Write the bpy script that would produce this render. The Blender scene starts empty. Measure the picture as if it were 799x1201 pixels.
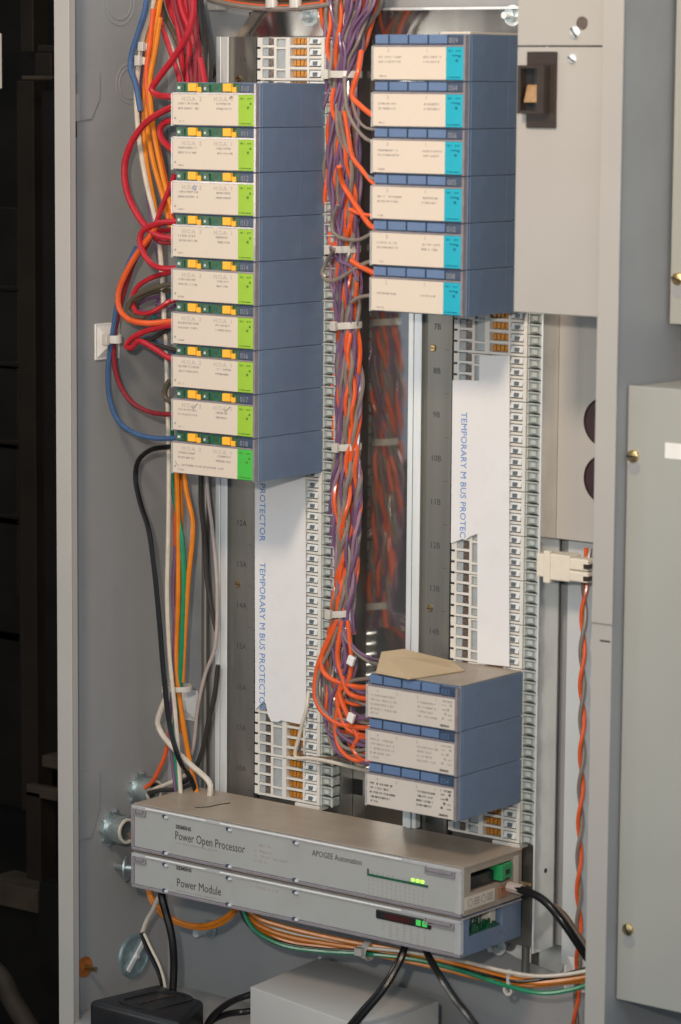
import bpy, bmesh, math, random
from mathutils import Vector, Matrix
random.seed(11)
SC = bpy.context.scene
COL = SC.collection
# ------------------------------------------------------------------ camera
CX, CY, CZ = 3.04967, -3.64478, 0.67535
YAW, PIT, ROL, FPX = 0.66383, -0.13765, 0.00749, 3665.558
fw = Vector((-math.sin(YAW)*math.cos(PIT), math.cos(YAW)*math.cos(PIT), math.sin(PIT)))
rt = Vector((math.cos(YAW), math.sin(YAW), 0)); up = rt.cross(fw)
r2 = math.cos(ROL)*rt + math.sin(ROL)*up
u2 = -math.sin(ROL)*rt + math.cos(ROL)*up
CAMO = Vector((CX, CY, CZ))
cam = bpy.data.cameras.new('camera'); co = bpy.data.objects.new('camera', cam); COL.objects.link(co)
m3 = Matrix((r2, u2, -fw)).transposed()
co.matrix_world = Matrix.Translation(CAMO) @ m3.to_4x4()
cam.sensor_fit = 'HORIZONTAL'; cam.sensor_width = 36.0; cam.lens = FPX*36/799
cam.clip_start = 0.05; cam.clip_end = 100
cam.dof.use_dof = True; cam.dof.focus_distance = 4.80; cam.dof.aperture_fstop = 8
SC.camera = co
# ------------------------------------------------------------------ world, lamps, exposure
W = bpy.data.worlds.new('World'); SC.world = W; W.use_nodes = True
bg = W.node_tree.nodes['Background']; bg.inputs[0].default_value = (0.75, 0.89, 1.0, 1); bg.inputs[1].default_value = 0.92
def lamp(name, kind, loc, target, power, color, size=0.3, size_y=None, spot=None, spread=None):
    l = bpy.data.lights.new(name, kind); l.energy = power; l.color = color
    if kind == 'AREA':
        l.shape = 'RECTANGLE'; l.size = size; l.size_y = size_y or size
    else:
        l.shadow_soft_size = size
    if spread: l.spread = spread
    if spot: l.spot_size = spot; l.spot_blend = 1.0
    o = bpy.data.objects.new(name, l); COL.objects.link(o); o.location = loc
    o.rotation_euler = (Vector(target)-Vector(loc)).to_track_quat('-Z', 'Y').to_euler()
    return o
lamp('flash_lamp', 'SPOT', (2.80, -3.70, 0.95), (0.36, 0, 0.60), 320, (1.0, 0.91, 0.81), 0.05, spot=math.radians(48))
lamp('ceiling_lamp', 'AREA', (1.3, -2.9, 2.45), (0.35, 0, 0.75), 12, (1.0, 0.78, 0.58), 0.5, 0.5, spread=math.radians(62))
lamp('work_lamp', 'AREA', (-2.25, -3.05, 0.46), (0.2, 0, 0.45), 12, (1.0, 0.92, 0.82), 0.5, 0.42)
SC.view_settings.view_transform = 'Standard'; SC.view_settings.look = 'None'
SC.view_settings.exposure = 0.0; SC.view_settings.gamma = 1.0
SC.view_settings.use_curve_mapping = False

# ------------------------------------------------------------------ helpers
def ray(px, py): return fw*FPX + r2*(px-399.5) - u2*(py-600.5)
def atY(px, py, y): d = ray(px, py); return CAMO + d*((y-CAMO.y)/d.y)
def atX(px, py, x): d = ray(px, py); return CAMO + d*((x-CAMO.x)/d.x)
def atZ(px, py, z): d = ray(px, py); return CAMO + d*((z-CAMO.z)/d.z)
PXM = 1/765.0      # metres per photo pixel at the chassis

def mat(name, col, rough=0.5, metal=0.0, spec=0.5, var=0.06, scale=40, bump=0.0, bscale=300, rvar=0.08, coat=0.0,
        emit=None, alpha=None, trans=0.0, dirt=None, dscale=12, stretch=None):
    m = bpy.data.materials.new(name); m.use_nodes = True
    nt = m.node_tree; N = nt.nodes; L = nt.links
    b = N['Principled BSDF']
    b.inputs['Roughness'].default_value = rough; b.inputs['Metallic'].default_value = metal
    b.inputs['Specular IOR Level'].default_value = spec
    b.inputs['Coat Weight'].default_value = coat
    b.inputs['Transmission Weight'].default_value = trans
    tc = N.new('ShaderNodeTexCoord')
    src = tc.outputs['Object']
    if stretch:
        mp = N.new('ShaderNodeMapping'); mp.inputs['Scale'].default_value = stretch
        L.new(src, mp.inputs[0]); src = mp.outputs[0]
    n1 = N.new('ShaderNodeTexNoise'); n1.inputs['Scale'].default_value = scale; n1.inputs['Detail'].default_value = 5
    L.new(src, n1.inputs['Vector'])
    rp = N.new('ShaderNodeValToRGB'); c = col
    rp.color_ramp.elements[0].position = 0.3; rp.color_ramp.elements[1].position = 0.7
    rp.color_ramp.elements[0].color = (c[0]*(1-var), c[1]*(1-var), c[2]*(1-var), 1)
    rp.color_ramp.elements[1].color = (min(1, c[0]*(1+var)), min(1, c[1]*(1+var)), min(1, c[2]*(1+var)), 1)
    L.new(n1.outputs[0], rp.inputs[0]); outc = rp.outputs[0]
    if dirt:
        n3 = N.new('ShaderNodeTexNoise'); n3.inputs['Scale'].default_value = dscale; n3.inputs['Detail'].default_value = 8
        n3.inputs['Roughness'].default_value = 0.65
        L.new(tc.outputs['Object'], n3.inputs['Vector'])
        r3 = N.new('ShaderNodeValToRGB'); r3.color_ramp.elements[0].position = 0.48; r3.color_ramp.elements[1].position = 0.78
        r3.color_ramp.elements[0].color = (0, 0, 0, 1); r3.color_ramp.elements[1].color = (dirt[3],)*3+(1,)
        L.new(n3.outputs[0], r3.inputs[0])
        mx = N.new('ShaderNodeMix'); mx.data_type = 'RGBA'
        L.new(r3.outputs[0], mx.inputs[0]); L.new(outc, mx.inputs[6]); mx.inputs[7].default_value = (*dirt[:3], 1)
        outc = mx.outputs[2]
    L.new(outc, b.inputs['Base Color'])
    if rvar:
        mr = N.new('ShaderNodeMapRange'); mr.inputs[3].default_value = max(0.02, rough-rvar); mr.inputs[4].default_value = min(1, rough+rvar)
        n2 = N.new('ShaderNodeTexNoise'); n2.inputs['Scale'].default_value = scale*0.4; n2.inputs['Detail'].default_value = 4
        L.new(src, n2.inputs['Vector'])
        L.new(n2.outputs[0], mr.inputs[0]); L.new(mr.outputs[0], b.inputs['Roughness'])
    if bump:
        nb = N.new('ShaderNodeTexNoise'); nb.inputs['Scale'].default_value = bscale; nb.inputs['Detail'].default_value = 3
        L.new(src, nb.inputs['Vector'])
        bp = N.new('ShaderNodeBump'); bp.inputs['Strength'].default_value = bump; bp.inputs['Distance'].default_value = 0.002
        L.new(nb.outputs[0], bp.inputs['Height']); L.new(bp.outputs[0], b.inputs['Normal'])
    if emit:
        b.inputs['Emission Color'].default_value = (*emit[:3], 1); b.inputs['Emission Strength'].default_value = emit[3]
    if alpha is not None: b.inputs['Alpha'].default_value = alpha
    return m

M = {}
M['cab']   = mat('grey_enamel', (0.282, 0.284, 0.288), 0.48, 0, 0.4, 0.03, 9, 0.05, 900, dirt=(0.20, 0.19, 0.18, 0.35), dscale=7)
M['cabext'] = mat('grey_enamel_cover', (0.365, 0.345, 0.32), 0.5, 0, 0.4, 0.03, 8, 0.05, 900)
M['boxext'] = mat('olive_grey_enamel', (0.325, 0.325, 0.295), 0.5, 0, 0.4, 0.03, 8, 0.05, 900)
M['chip']  = mat('board_parts', (0.03, 0.10, 0.06), 0.35, 0, 0.5, 0.5, 200)
M['galv']  = mat('galvanised_steel', (0.80, 0.79, 0.76), 0.12, 0.96, 0.5, 0.08, 30, 0.02, 40, 0.04, dirt=(0.45, 0.43, 0.39, 0.5), stretch=(1, 1, 0.12))
M['galvrail'] = mat('rail_steel', (0.27, 0.26, 0.235), 0.42, 0.85, 0.5, 0.08, 60, 0.05, 300, 0.05, stretch=(1, 1, 0.05))
M['zinc']  = mat('bright_zinc', (0.80, 0.83, 0.835), 0.38, 0.45, 0.5, 0.08, 60, 0.05, 200, 0.08, stretch=(1, 1, 0.1))
M['zincblue'] = mat('zinc_fitting', (0.52, 0.60, 0.61), 0.36, 0.85, 0.5, 0.16, 90, 0.12, 220, 0.08)
M['sealzinc'] = mat('dull_blue_zinc', (0.27, 0.36, 0.39), 0.40, 0.55, 0.5, 0.18, 90, 0.12, 220, 0.08)
M['brass'] = mat('yellow_zinc_screw', (0.62, 0.45, 0.22), 0.3, 1.0, 0.5, 0.15, 200)
M['blue']  = mat('blue_grey_plastic', (0.125, 0.175, 0.26), 0.30, 0, 0.5, 0.05, 30, 0.03, 700, dirt=(0.21, 0.24, 0.31, 0.5), dscale=18)
M['slotgrey'] = mat('lever_slot_grey', (0.10, 0.115, 0.13), 0.4, 0, 0.45, 0.1, 80)
M['bluebtn'] = mat('blue_button_plastic', (0.10, 0.16, 0.285), 0.4, 0, 0.45, 0.06, 60)
M['navy']  = mat('navy_plastic', (0.035, 0.055, 0.10), 0.35, 0, 0.5, 0.1, 80)
M['label'] = mat('label_paper', (0.60, 0.515, 0.425), 0.42, 0, 0.4, 0.025, 25, 0.03, 300, dirt=(0.52, 0.45, 0.38, 0.35), dscale=25)
M['label2'] = mat('white_label_paper', (0.52, 0.465, 0.41), 0.42, 0, 0.4, 0.03, 25, 0.03, 300)
M['silver'] = mat('silver_label', (0.34, 0.342, 0.33), 0.42, 0, 0.5, 0.03, 12, 0.02, 300, dirt=(0.28, 0.26, 0.23, 0.4), dscale=10)
M['lime']  = mat('lime_label', (0.28, 0.47, 0.03), 0.4, 0, 0.4, 0.05, 40)
M['green_l'] = mat('green_label', (0.055, 0.42, 0.05), 0.4, 0, 0.4, 0.05, 40)
M['cyan']  = mat('cyan_label', (0.005, 0.34, 0.45), 0.38, 0, 0.4, 0.05, 40)
M['print'] = mat('grey_print', (0.33, 0.295, 0.27), 0.6, 0, 0.3, 0.1, 200)
M['faint'] = mat('faint_print', (0.42, 0.37, 0.33), 0.6, 0, 0.3, 0.1, 200)
M['keyprint'] = mat('key_number_print', (0.24, 0.25, 0.28), 0.6, 0, 0.3, 0.1, 200)
M['printdk'] = mat('dark_print', (0.06, 0.06, 0.062), 0.6, 0, 0.3, 0.1, 200)
M['limeprint'] = mat('green_print', (0.08, 0.19, 0.03), 0.6, 0, 0.3, 0.1, 200)
M['cyanprint'] = mat('teal_print', (0.01, 0.12, 0.19), 0.6, 0, 0.3, 0.1, 200)
M['blueprint'] = mat('blue_print', (0.10, 0.23, 0.50), 0.6, 0, 0.3, 0.1, 200)
M['pcb']   = mat('green_circuit_board', (0.010, 0.085, 0.038), 0.35, 0, 0.5, 0.4, 160)
M['yellow'] = mat('yellow_switch', (0.85, 0.42, 0.03), 0.4, 0, 0.45, 0.05, 90)
M['clear'] = mat('clear_cover_edge', (0.62, 0.62, 0.62), 0.12, 0, 0.6, 0.08, 60, alpha=0.45)
M['smoke'] = mat('smoky_cover_edge', (0.30, 0.27, 0.29), 0.12, 0, 0.6, 0.1, 60, alpha=0.7)
M['ivory'] = mat('ivory_plastic', (0.60, 0.575, 0.53), 0.4, 0, 0.45, 0.05, 50, 0.03, 400, dirt=(0.45, 0.41, 0.35, 0.4), dscale=40)
M['lever'] = mat('white_lever_plastic', (0.57, 0.59, 0.585), 0.35, 0, 0.5, 0.05, 50)
M['window'] = mat('grey_window', (0.30, 0.33, 0.345), 0.4, 0, 0.6, 0.15, 90)
M['fuse']  = mat('amber_contact', (0.42, 0.17, 0.02), 0.3, 0.3, 0.5, 0.35, 400)
M['clip']  = mat('brown_clip', (0.13, 0.10, 0.085), 0.35, 0.4, 0.5, 0.4, 250)
M['cterm'] = mat('clear_terminal', (0.31, 0.345, 0.325), 0.18, 0, 0.6, 0.25, 120, 0.1, 300, alpha=0.85)
M['ctrib'] = mat('clear_terminal_rib', (0.40, 0.425, 0.405), 0.2, 0, 0.6, 0.1, 120)
M['paper'] = mat('white_protector_film', (0.66, 0.65, 0.655), 0.4, 0, 0.45, 0.03, 8, 0.12, 14, dirt=(0.52, 0.48, 0.43, 0.25), dscale=30)
M['tan']   = mat('mottled_tan', (0.33, 0.265, 0.205), 0.42, 0, 0.5, 0.08, 14, 0.05, 400, dirt=(0.40, 0.34, 0.27, 0.6), dscale=30)  # tan with random paler blotches, for the tops and the processor housing
M['card']  = mat('manila_card', (0.52, 0.395, 0.245), 0.6, 0, 0.3, 0.04, 14, 0.05, 400)
M['black'] = mat('black_plastic', (0.013, 0.013, 0.014), 0.38, 0, 0.5, 0.2, 60, 0.05, 400)
M['dbrown'] = mat('dark_brown_plastic', (0.028, 0.017, 0.012), 0.32, 0, 0.5, 0.15, 60, 0.04, 300)
M['maroon'] = mat('maroon_rubber', (0.035, 0.012, 0.016), 0.4, 0, 0.5, 0.15, 60)
M['amberl'] = mat('amber_lamp_lens', (0.33, 0.20, 0.09), 0.3, 0, 0.5, 0.15, 90)
M['cream'] = mat('cream_nylon', (0.66, 0.60, 0.50), 0.4, 0, 0.45, 0.04, 60)
M['white'] = mat('white_nylon', (0.72, 0.70, 0.67), 0.42, 0, 0.45, 0.03, 60)
M['tie']   = mat('natural_nylon_tie', (0.55, 0.52, 0.47), 0.3, 0, 0.5, 0.08, 90, alpha=0.9)
M['rust']  = mat('orange_washer', (0.33, 0.10, 0.02), 0.6, 0, 0.3, 0.25, 120, 0.2, 300)
M['gconn'] = mat('green_connector', (0.02, 0.26, 0.085), 0.35, 0, 0.5, 0.08, 90)
M['copper'] = mat('copper_contacts', (0.45, 0.22, 0.12), 0.35, 0.7, 0.5, 0.2, 90)
M['ledon'] = mat('lit_green_led', (0.4, 0.7, 0.1), 0.4, emit=(0.45, 0.9, 0.08, 0.9))
M['ledon2'] = mat('lit_status_led', (0.05, 0.4, 0.08), 0.4, emit=(0.05, 0.5, 0.08, 0.5))
M['ledred'] = mat('dim_red_window', (0.05, 0.012, 0.012), 0.2)
M['boxgrey'] = mat('pale_grey_enamel', (0.44, 0.43, 0.41), 0.5, 0, 0.4, 0.03, 10, 0.04, 600)
M['lining'] = mat('pale_blue_grey_enamel', (0.47, 0.50, 0.515), 0.45, 0, 0.4, 0.03, 10, 0.04, 600)
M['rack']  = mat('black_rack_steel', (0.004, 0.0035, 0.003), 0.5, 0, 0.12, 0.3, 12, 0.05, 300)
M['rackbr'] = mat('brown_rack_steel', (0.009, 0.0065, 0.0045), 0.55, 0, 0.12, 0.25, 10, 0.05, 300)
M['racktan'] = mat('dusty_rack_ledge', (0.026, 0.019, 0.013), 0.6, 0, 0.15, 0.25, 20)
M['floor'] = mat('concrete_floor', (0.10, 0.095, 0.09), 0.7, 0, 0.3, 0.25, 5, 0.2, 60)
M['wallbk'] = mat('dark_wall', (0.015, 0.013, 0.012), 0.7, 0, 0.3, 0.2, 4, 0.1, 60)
WC = {'red': (0.40, 0.018, 0.028), 'dred': (0.20, 0.018, 0.025), 'orange': (0.64, 0.19, 0.012), 'vermilion': (0.66, 0.10, 0.025),
      'violet': (0.15, 0.082, 0.155), 'taupe': (0.20, 0.165, 0.14), 'blue': (0.05, 0.10, 0.21), 'green': (0.012, 0.21, 0.10),
      'black': (0.010, 0.0095, 0.0095), 'dgrey': (0.038, 0.034, 0.031), 'creamw': (0.56, 0.50, 0.42), 'olive': (0.085, 0.072, 0.05),
      'pinkgrey': (0.40, 0.33, 0.30), 'brown': (0.13, 0.085, 0.055), 'teal': (0.03, 0.17, 0.19), 'mauve': (0.25, 0.15, 0.20)}
for k, c in WC.items():
    M['w_'+k] = mat(k+'_wire_insulation', c, 0.22, 0, 0.3 if k in ('black', 'dgrey', 'olive') else 0.5, 0.10, 60, 0.04, 150, 0.1)

def bm_box(bm, x0, x1, y0, y1, z0, z1, bev=0.0, seg=1):
    r = bmesh.ops.create_cube(bm, size=1.0)
    vs = r['verts']
    for v in vs:
        v.co = Vector(((x0+x1)/2+v.co.x*(x1-x0), (y0+y1)/2+v.co.y*(y1-y0), (z0+z1)/2+v.co.z*(z1-z0)))
    if bev > 0:
        es = list({e for v in vs for e in v.link_edges})
        bmesh.ops.bevel(bm, geom=es, offset=bev, segments=seg, affect='EDGES', profile=0.5)
def bm_cyl(bm, c, axis, r, h, n=20, r2_=None, rot=0):
    """cylinder starting at c and running h along axis"""
    axis = Vector(axis).normalized()
    q = Vector((0, 0, 1)).rotation_difference(axis).to_matrix().to_4x4()
    T = Matrix.Translation(Vector(c)+axis*h/2) @ q @ Matrix.Rotation(rot, 4, 'Z')
    bmesh.ops.create_cone(bm, cap_ends=True, segments=n, radius1=r, radius2=r if r2_ is None else r2_, depth=h, matrix=T)
def bm_ring(bm, c, axis, ro, ri, h, n=24):
    axis = Vector(axis).normalized(); q = Vector((0, 0, 1)).rotation_difference(axis)
    c = Vector(c); rows = []
    for rr, hh in ((ri, 0), (ro, 0), (ro, h), (ri, h)):
        rows.append([bm.verts.new(c+q@Vector((rr*math.cos(2*math.pi*i/n), rr*math.sin(2*math.pi*i/n), hh))) for i in range(n)])
    for a in range(4):
        A, B = rows[a], rows[(a+1) % 4]
        for i in range(n):
            bm.faces.new((A[i], A[(i+1) % n], B[(i+1) % n], B[i]))
def bm_poly(bm, pts, d):
    """polygon pts (Vectors) extruded by vector d"""
    a = [bm.verts.new(p) for p in pts]; b = [bm.verts.new(Vector(p)+Vector(d)) for p in pts]
    n = len(a); bm.faces.new(a); bm.faces.new(b[::-1])
    for i in range(n): bm.faces.new((a[i], b[i], b[(i+1) % n], a[(i+1) % n]))
def spline(pts, step=0.006):
    P = [Vector(p) for p in pts]
    if len(P) < 3:
        n = max(2, int((P[1]-P[0]).length/step)); return [P[0].lerp(P[1], i/n) for i in range(n+1)]
    P = [P[0]*2-P[1]]+P+[P[-1]*2-P[-2]]; out = []
    for i in range(1, len(P)-2):
        p0, p1, p2, p3 = P[i-1:i+3]
        n = max(2, int((p2-p1).length/step))
        # centripetal Catmull-Rom
        t0 = 0; t1 = t0+max(1e-4, (p1-p0).length**.5); t2 = t1+max(1e-4, (p2-p1).length**.5); t3 = t2+max(1e-4, (p3-p2).length**.5)
        for k in range(n):
            t = t1+(t2-t1)*k/n
            A1 = p0*((t1-t)/(t1-t0))+p1*((t-t0)/(t1-t0)); A2 = p1*((t2-t)/(t2-t1))+p2*((t-t1)/(t2-t1)); A3 = p2*((t3-t)/(t3-t2))+p3*((t-t2)/(t3-t2))
            B1 = A1*((t2-t)/(t2-t0))+A2*((t-t0)/(t2-t0)); B2 = A2*((t3-t)/(t3-t1))+A3*((t-t1)/(t3-t1))
            out.append(B1*((t2-t)/(t2-t1))+B2*((t-t1)/(t2-t1)))
    out.append(P[-2]); return out
def bm_tube(bm, pts, r, n=8, flat=1.0):
    t = (pts[1]-pts[0]).normalized()
    a = t.orthogonal().normalized(); rows = []
    for i, p in enumerate(pts):
        tn = (pts[min(i+1, len(pts)-1)]-pts[max(i-1, 0)])
        if tn.length < 1e-9: tn = t
        tn.normalize(); a = (a-tn*a.dot(tn))
        if a.length < 1e-6: a = tn.orthogonal()
        a.normalize(); b = tn.cross(a); t = tn
        rows.append([bm.verts.new(p+(a*math.cos(2*math.pi*k/n)+b*math.sin(2*math.pi*k/n)*flat)*r) for k in range(n)])
    for A, B in zip(rows, rows[1:]):
        for k in range(n): bm.faces.new((A[k], A[(k+1) % n], B[(k+1) % n], B[k]))
    bm.faces.new(rows[0][::-1]); bm.faces.new(rows[-1])
def to_mesh(bm, name, m, smooth=False):
    bmesh.ops.recalc_face_normals(bm, faces=bm.faces)
    me = bpy.data.meshes.new(name); bm.to_mesh(me); bm.free(); me.materials.append(m)
    if smooth:
        for p in me.polygons: p.use_smooth = True
        try: me.set_sharp_from_angle(angle=math.radians(40))
        except Exception: pass
    return me
def obj(name, me, parent=None, loc=(0, 0, 0)):
    o = bpy.data.objects.new(name, me); COL.objects.link(o); o.location = loc
    if parent: o.parent = parent
    return o
def tag(o, label=None, cat=None, group=None, kind=None):
    if label: o['label'] = label
    if cat: o['category'] = cat
    if group: o['group'] = group
    if kind: o['kind'] = kind
    return o
def thing(name, loc, label, cat, group=None):
    return tag(obj(name, None, None, loc), label, cat, group)
def B(m, *boxes, bev=0.0, seg=1, name='mesh', smooth=False):
    bm = bmesh.new()
    for b in boxes: bm_box(bm, *b, bev=bev, seg=seg)
    return to_mesh(bm, name, m, smooth)
def cyl(m, *cs, name='mesh', n=20):
    bm = bmesh.new()
    for c in cs: bm_cyl(bm, *c, n=n)
    return to_mesh(bm, name, m, True)
def copy_thing(o, loc):
    c = o.copy(); COL.objects.link(c); c.location = loc
    for ch in o.children:
        d = ch.copy(); COL.objects.link(d); d.parent = c
        for g in ch.children:
            e = g.copy(); COL.objects.link(e); e.parent = d
    return c
def text_mesh(s, size, m, mode='front', align='LEFT', bold=0.0, ext=0.0001, sx=1.0):
    cu = bpy.data.curves.new('t', 'FONT'); cu.body = s; cu.size = size; cu.align_x = align; cu.extrude = ext; cu.offset = bold
    cu.resolution_u = 2
    o = bpy.data.objects.new('t', cu); COL.objects.link(o)
    me = bpy.data.meshes.new_from_object(o.evaluated_get(bpy.context.evaluated_depsgraph_get()))
    bpy.data.objects.remove(o); bpy.data.curves.remove(cu)
    for v in me.vertices:
        x, y, z = v.co; x *= sx
        if mode == 'front': v.co = (x, -z, y)
        elif mode == 'down': v.co = (y, -z, -x)
        elif mode == 'side': v.co = (z, x, y)
    me.materials.clear(); me.materials.append(m); me.name = 'lettering'
    return me
def small_print(bm, x, z, w, h, y, seed):
    """a line of print too small to read: separate letter strokes"""
    R = random.Random(seed); cx = x
    while cx < x+w:
        lw = h*R.uniform(0.35, 0.62)
        if R.random() < 0.16: cx += h*0.6; continue
        bm_box(bm, cx, cx+lw*0.3, y, y+0.0004, z, z+h)
        if R.random() < 0.8: bm_box(bm, cx+lw*0.3, cx+lw, y+0.00005, y+0.0004, z+h*R.choice((0.0, 0.4, 0.75)), z+h*R.choice((0.85, 1.0)))
        cx += lw+h*0.22

# ------------------------------------------------------------------ setting
fl = tag(obj('floor', B(M['floor'], (-9, 9, -9, 9, -1.42, -1.40))), kind='structure')
lw = tag(obj('added_side_wall', B(M['wallbk'], (-3.5, -3.4, -7, 1.198, -1.396, 2.6))), kind='structure')  # unseen dark wall, added so the bare steel has darkness to reflect
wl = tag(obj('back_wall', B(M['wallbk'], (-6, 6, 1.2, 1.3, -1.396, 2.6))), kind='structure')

# ------------------------------------------------------------------ cabinet
XL, XR, YF, YB = -0.187, 0.819, -0.205, 0.045
ZT, ZB = 1.05, -0.79
cab = thing('control_cabinet', (0, 0, 0), 'open grey steel control cabinet holding the module stacks and wiring', 'cabinet')
obj('back_panel', B(M['cab'], (XL, XR, YB, YB+0.003, ZB, ZT)), cab)
obj('side_panel', B(M['cab'], (XL, XL+0.003, YF, YB-0.0005, ZB, ZT)), cab)
obj('side_panel', B(M['cab'], (XR-0.003, XR, YF, YB-0.0005, ZB, ZT)), cab)
obj('bottom_panel', B(M['cab'], (XL+0.0035, XR-0.0035, YF, YB-0.0005, ZB+0.012, ZB+0.016)), cab)
obj('flange', B(M['cabext'], (XL, -0.1565, YF-0.003, YF-0.0003, ZB, ZT), bev=0.0008), cab)
obj('flange', B(M['cabext'], (0.787, XR, YF-0.003, YF-0.0003, ZB, ZT), bev=0.0008), cab)
obj('flange_edge', B(M['cabext'], (-0.1595, -0.157, YF, YF+0.011, ZB, ZT)), cab)
# cover strip on the upper part of the right flange, with the slot below it
zc = atY(708, 732, YF-0.006).z
obj('flange_cover', B(M['cabext'], (0.7885, XR+0.002, YF-0.006, YF-0.0034, zc, ZT), bev=0.0008), cab)
p = atY(710, 752, YF-0.003)
obj('flange_slot', B(M['dbrown'], (p.x-0.008, p.x+0.008, YF-0.0035, YF-0.0025, p.z-0.0011, p.z+0.0011)), cab)
# hinge reinforcement plates pressed on the left wall
for (ya, yb, yc, yd) in ((85, 108, 142, 128), (905, 945, 985, 960)):
    bm = bmesh.new(); X0 = XL+0.0032
    pts = [atX(90, ya, X0), atX(116, ya-1, X0), atX(116, yd-12, X0), atX(106, yc-3, X0), atX(90, yc, X0)]
    pts = [Vector((X0, q.y, q.z)) for q in pts]
    bm_poly(bm, pts, (0.0022, 0, 0)); obj('hinge_plate', to_mesh(bm, 'hinge_plate', M['cab']), cab)
    q0, q1 = atX(89, yc-32, X0), atX(89, yc, X0)
    obj('hinge_tab', B(M['cabext'], (X0+0.003, X0+0.006, q1.y-0.008, q1.y+0.002, q1.z, q0.z)), cab)
    obj('hinge_slot', B(M['dbrown'], (X0+0.0005, X0+0.003, q1.y-0.006, q1.y-0.001, q1.z-0.024, q1.z-0.002)), cab)
# knock-outs stamped on the left wall
for (px, py, r) in ((152, 98, 0.024), (152, 98, 0.031), (140, 2, 0.028), (140, 2, 0.036)):
    q = atX(px, py, XL+0.0032); bm = bmesh.new(); bm_ring(bm, (XL+0.0028, q.y, q.z), (1, 0, 0), r, r-0.0022, 0.0010, 32)
    obj('knockout', to_mesh(bm, 'knockout', M['cab']), cab)

# service box at the upper right, breaker switch and screws
sb = thing('service_box', (0.64, -0.19, 0.366), 'beige grey service box with two covers at upper right of the cabinet', 'box')
def at_loc(o, x0, x1, y0, y1, z0, z1):
    L = o.location; return (x0-L.x, x1-L.x, y0-L.y, y1-L.y, z0-L.z, z1-L.z)
obj('lower_cover', B(M['cabext'], at_loc(sb, 0.640, 0.7865, -0.190, -0.03, 0.3665, 0.7195), bev=0.001), sb)
obj('upper_cover', B(M['cabext'], at_loc(sb, 0.640, 0.7865, -0.190, -0.03, 0.7212, 1.0), bev=0.001), sb)
p = atY(685, 25, -0.19)
def key_screw(root, p, m, r=0.0065, slot_rot=0.6, hole=None):
    L = root.location; q = p-L; bm = bmesh.new()
    bm_cyl(bm, q+Vector((0, 0.001, 0)), (0, -1, 0), r, 0.0035, 20, r*0.92)
    bm_cyl(bm, q+Vector((0, -0.0025, 0)), (0, -1, 0), r*0.92, 0.0022, 20, r*0.45)
    s = obj('screw', to_mesh(bm, 'screw', m, True), root)
    bm = bmesh.new(); bm_box(bm, -r*0.85, r*0.85, -0.0052, -0.0030, -r*0.13, r*0.13)
    bmesh.ops.rotate(bm, verts=bm.verts, cent=(0, 0, 0), matrix=Matrix.Rotation(slot_rot, 3, 'Y'))
    bmesh.ops.translate(bm, verts=bm.verts, vec=q)
    obj('slot', to_mesh(bm, 'slot', M['black']), s)
    if hole:
        bm = bmesh.new(); bm_cyl(bm, hole-L+Vector((0, 0.0004, 0)), (0, -1, 0), r*1.05, 0.0008, 24)
        obj('keyhole', to_mesh(bm, 'keyhole', M[ 'cab' ] if m is M['brass'] else M['clip']), root)
key_screw(sb, atY(675, 38, -0.19), M['zinc'], 0.0085, 0.9, atY(683, 27, -0.19))
key_screw(sb, atY(672, 69, -0.19), M['zinc'], 0.0065, 0.5)
bs = thing('breaker_switch', (0.681, -0.19, 0.66), 'dark brown rocker switch with recessed amber actuator on the service box', 'switch')
obj('face_plate', B(M['dbrown'], at_loc(bs, 0.6585, 0.7055, -0.1945, -0.1903, 0.6135, 0.7135), bev=0.0008), bs)
ff = (0.6545, 0.6965, 0.632, 0.6955)
bm = bmesh.new(); x0, x1, z0, z1 = ff
for b in ((x0, x0+0.005, z0, z1), (x1-0.011, x1, z0, z1), (x0+0.005, x1-0.011, z1-0.004, z1), (x0+0.005, x1-0.011, z0, z0+0.004)):
    bm_box(bm, *at_loc(bs, b[0], b[1], -0.209, -0.1947, b[2], b[3]))
obj('bezel', to_mesh(bm, 'bezel', M['dbrown']), bs)
obj('well', B(M['black'], at_loc(bs, x0+0.005, x1-0.011, -0.1962, -0.1948, z0+0.004, z1-0.004)), bs)
bm = bmesh.new(); bx = at_loc(bs, x0+0.0085, x1-0.0112, 0, 0, 0, 0)
bm_poly(bm, [Vector((bx[0], -0.0065, z0+0.014-0.66)), Vector((bx[0], -0.016, z0+0.015-0.66)), Vector((bx[0], -0.0085, z0+0.036-0.66)), Vector((bx[0], -0.0065, z0+0.038-0.66))], (bx[1]-bx[0], 0, 0))
obj('rocker', to_mesh(bm, 'rocker', M['amberl']), bs)
# lower panel with two round grommet holes
q0 = atY(650, 430, 0.02); q1 = atY(697, 637, 0.02)
op = thing('outlet_panel', (0.5725, 0.02, q1.z), 'pale grey outlet panel with two dark round sockets under the service box', 'panel')
obj('cover', B(M['cabext'], at_loc(op, 0.5735, 0.786, 0.02, 0.0445, q1.z, 0.50), bev=0.001), op)
for py in (495, 562):
    q = atY(710, py, 0.02)
    bm = bmesh.new(); bm_cyl(bm, q-op.location+Vector((0, 0.0, 0)), (0, -1, 0), 0.0325, 0.0015, 40)
    s = obj('socket', to_mesh(bm, 'socket', M['maroon'], True), op)
    bm = bmesh.new(); bm_ring(bm, q-op.location, (0, -1, 0), 0.0345, 0.0325, 0.003, 40)
    obj('socket_rim', to_mesh(bm, 'socket_rim', M['dbrown'], True), s)
# lining strip behind the twisted pair
q = atY(664, 800, 0.0405)
tag(obj('lining_strip', B(M['lining'], (q.x, 0.80, 0.0405, 0.0445, -0.60, q1.z-0.001), bev=0.0006)), 'pale lining strip on the cabinet back behind red and grey twisted pair', 'panel')

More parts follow.
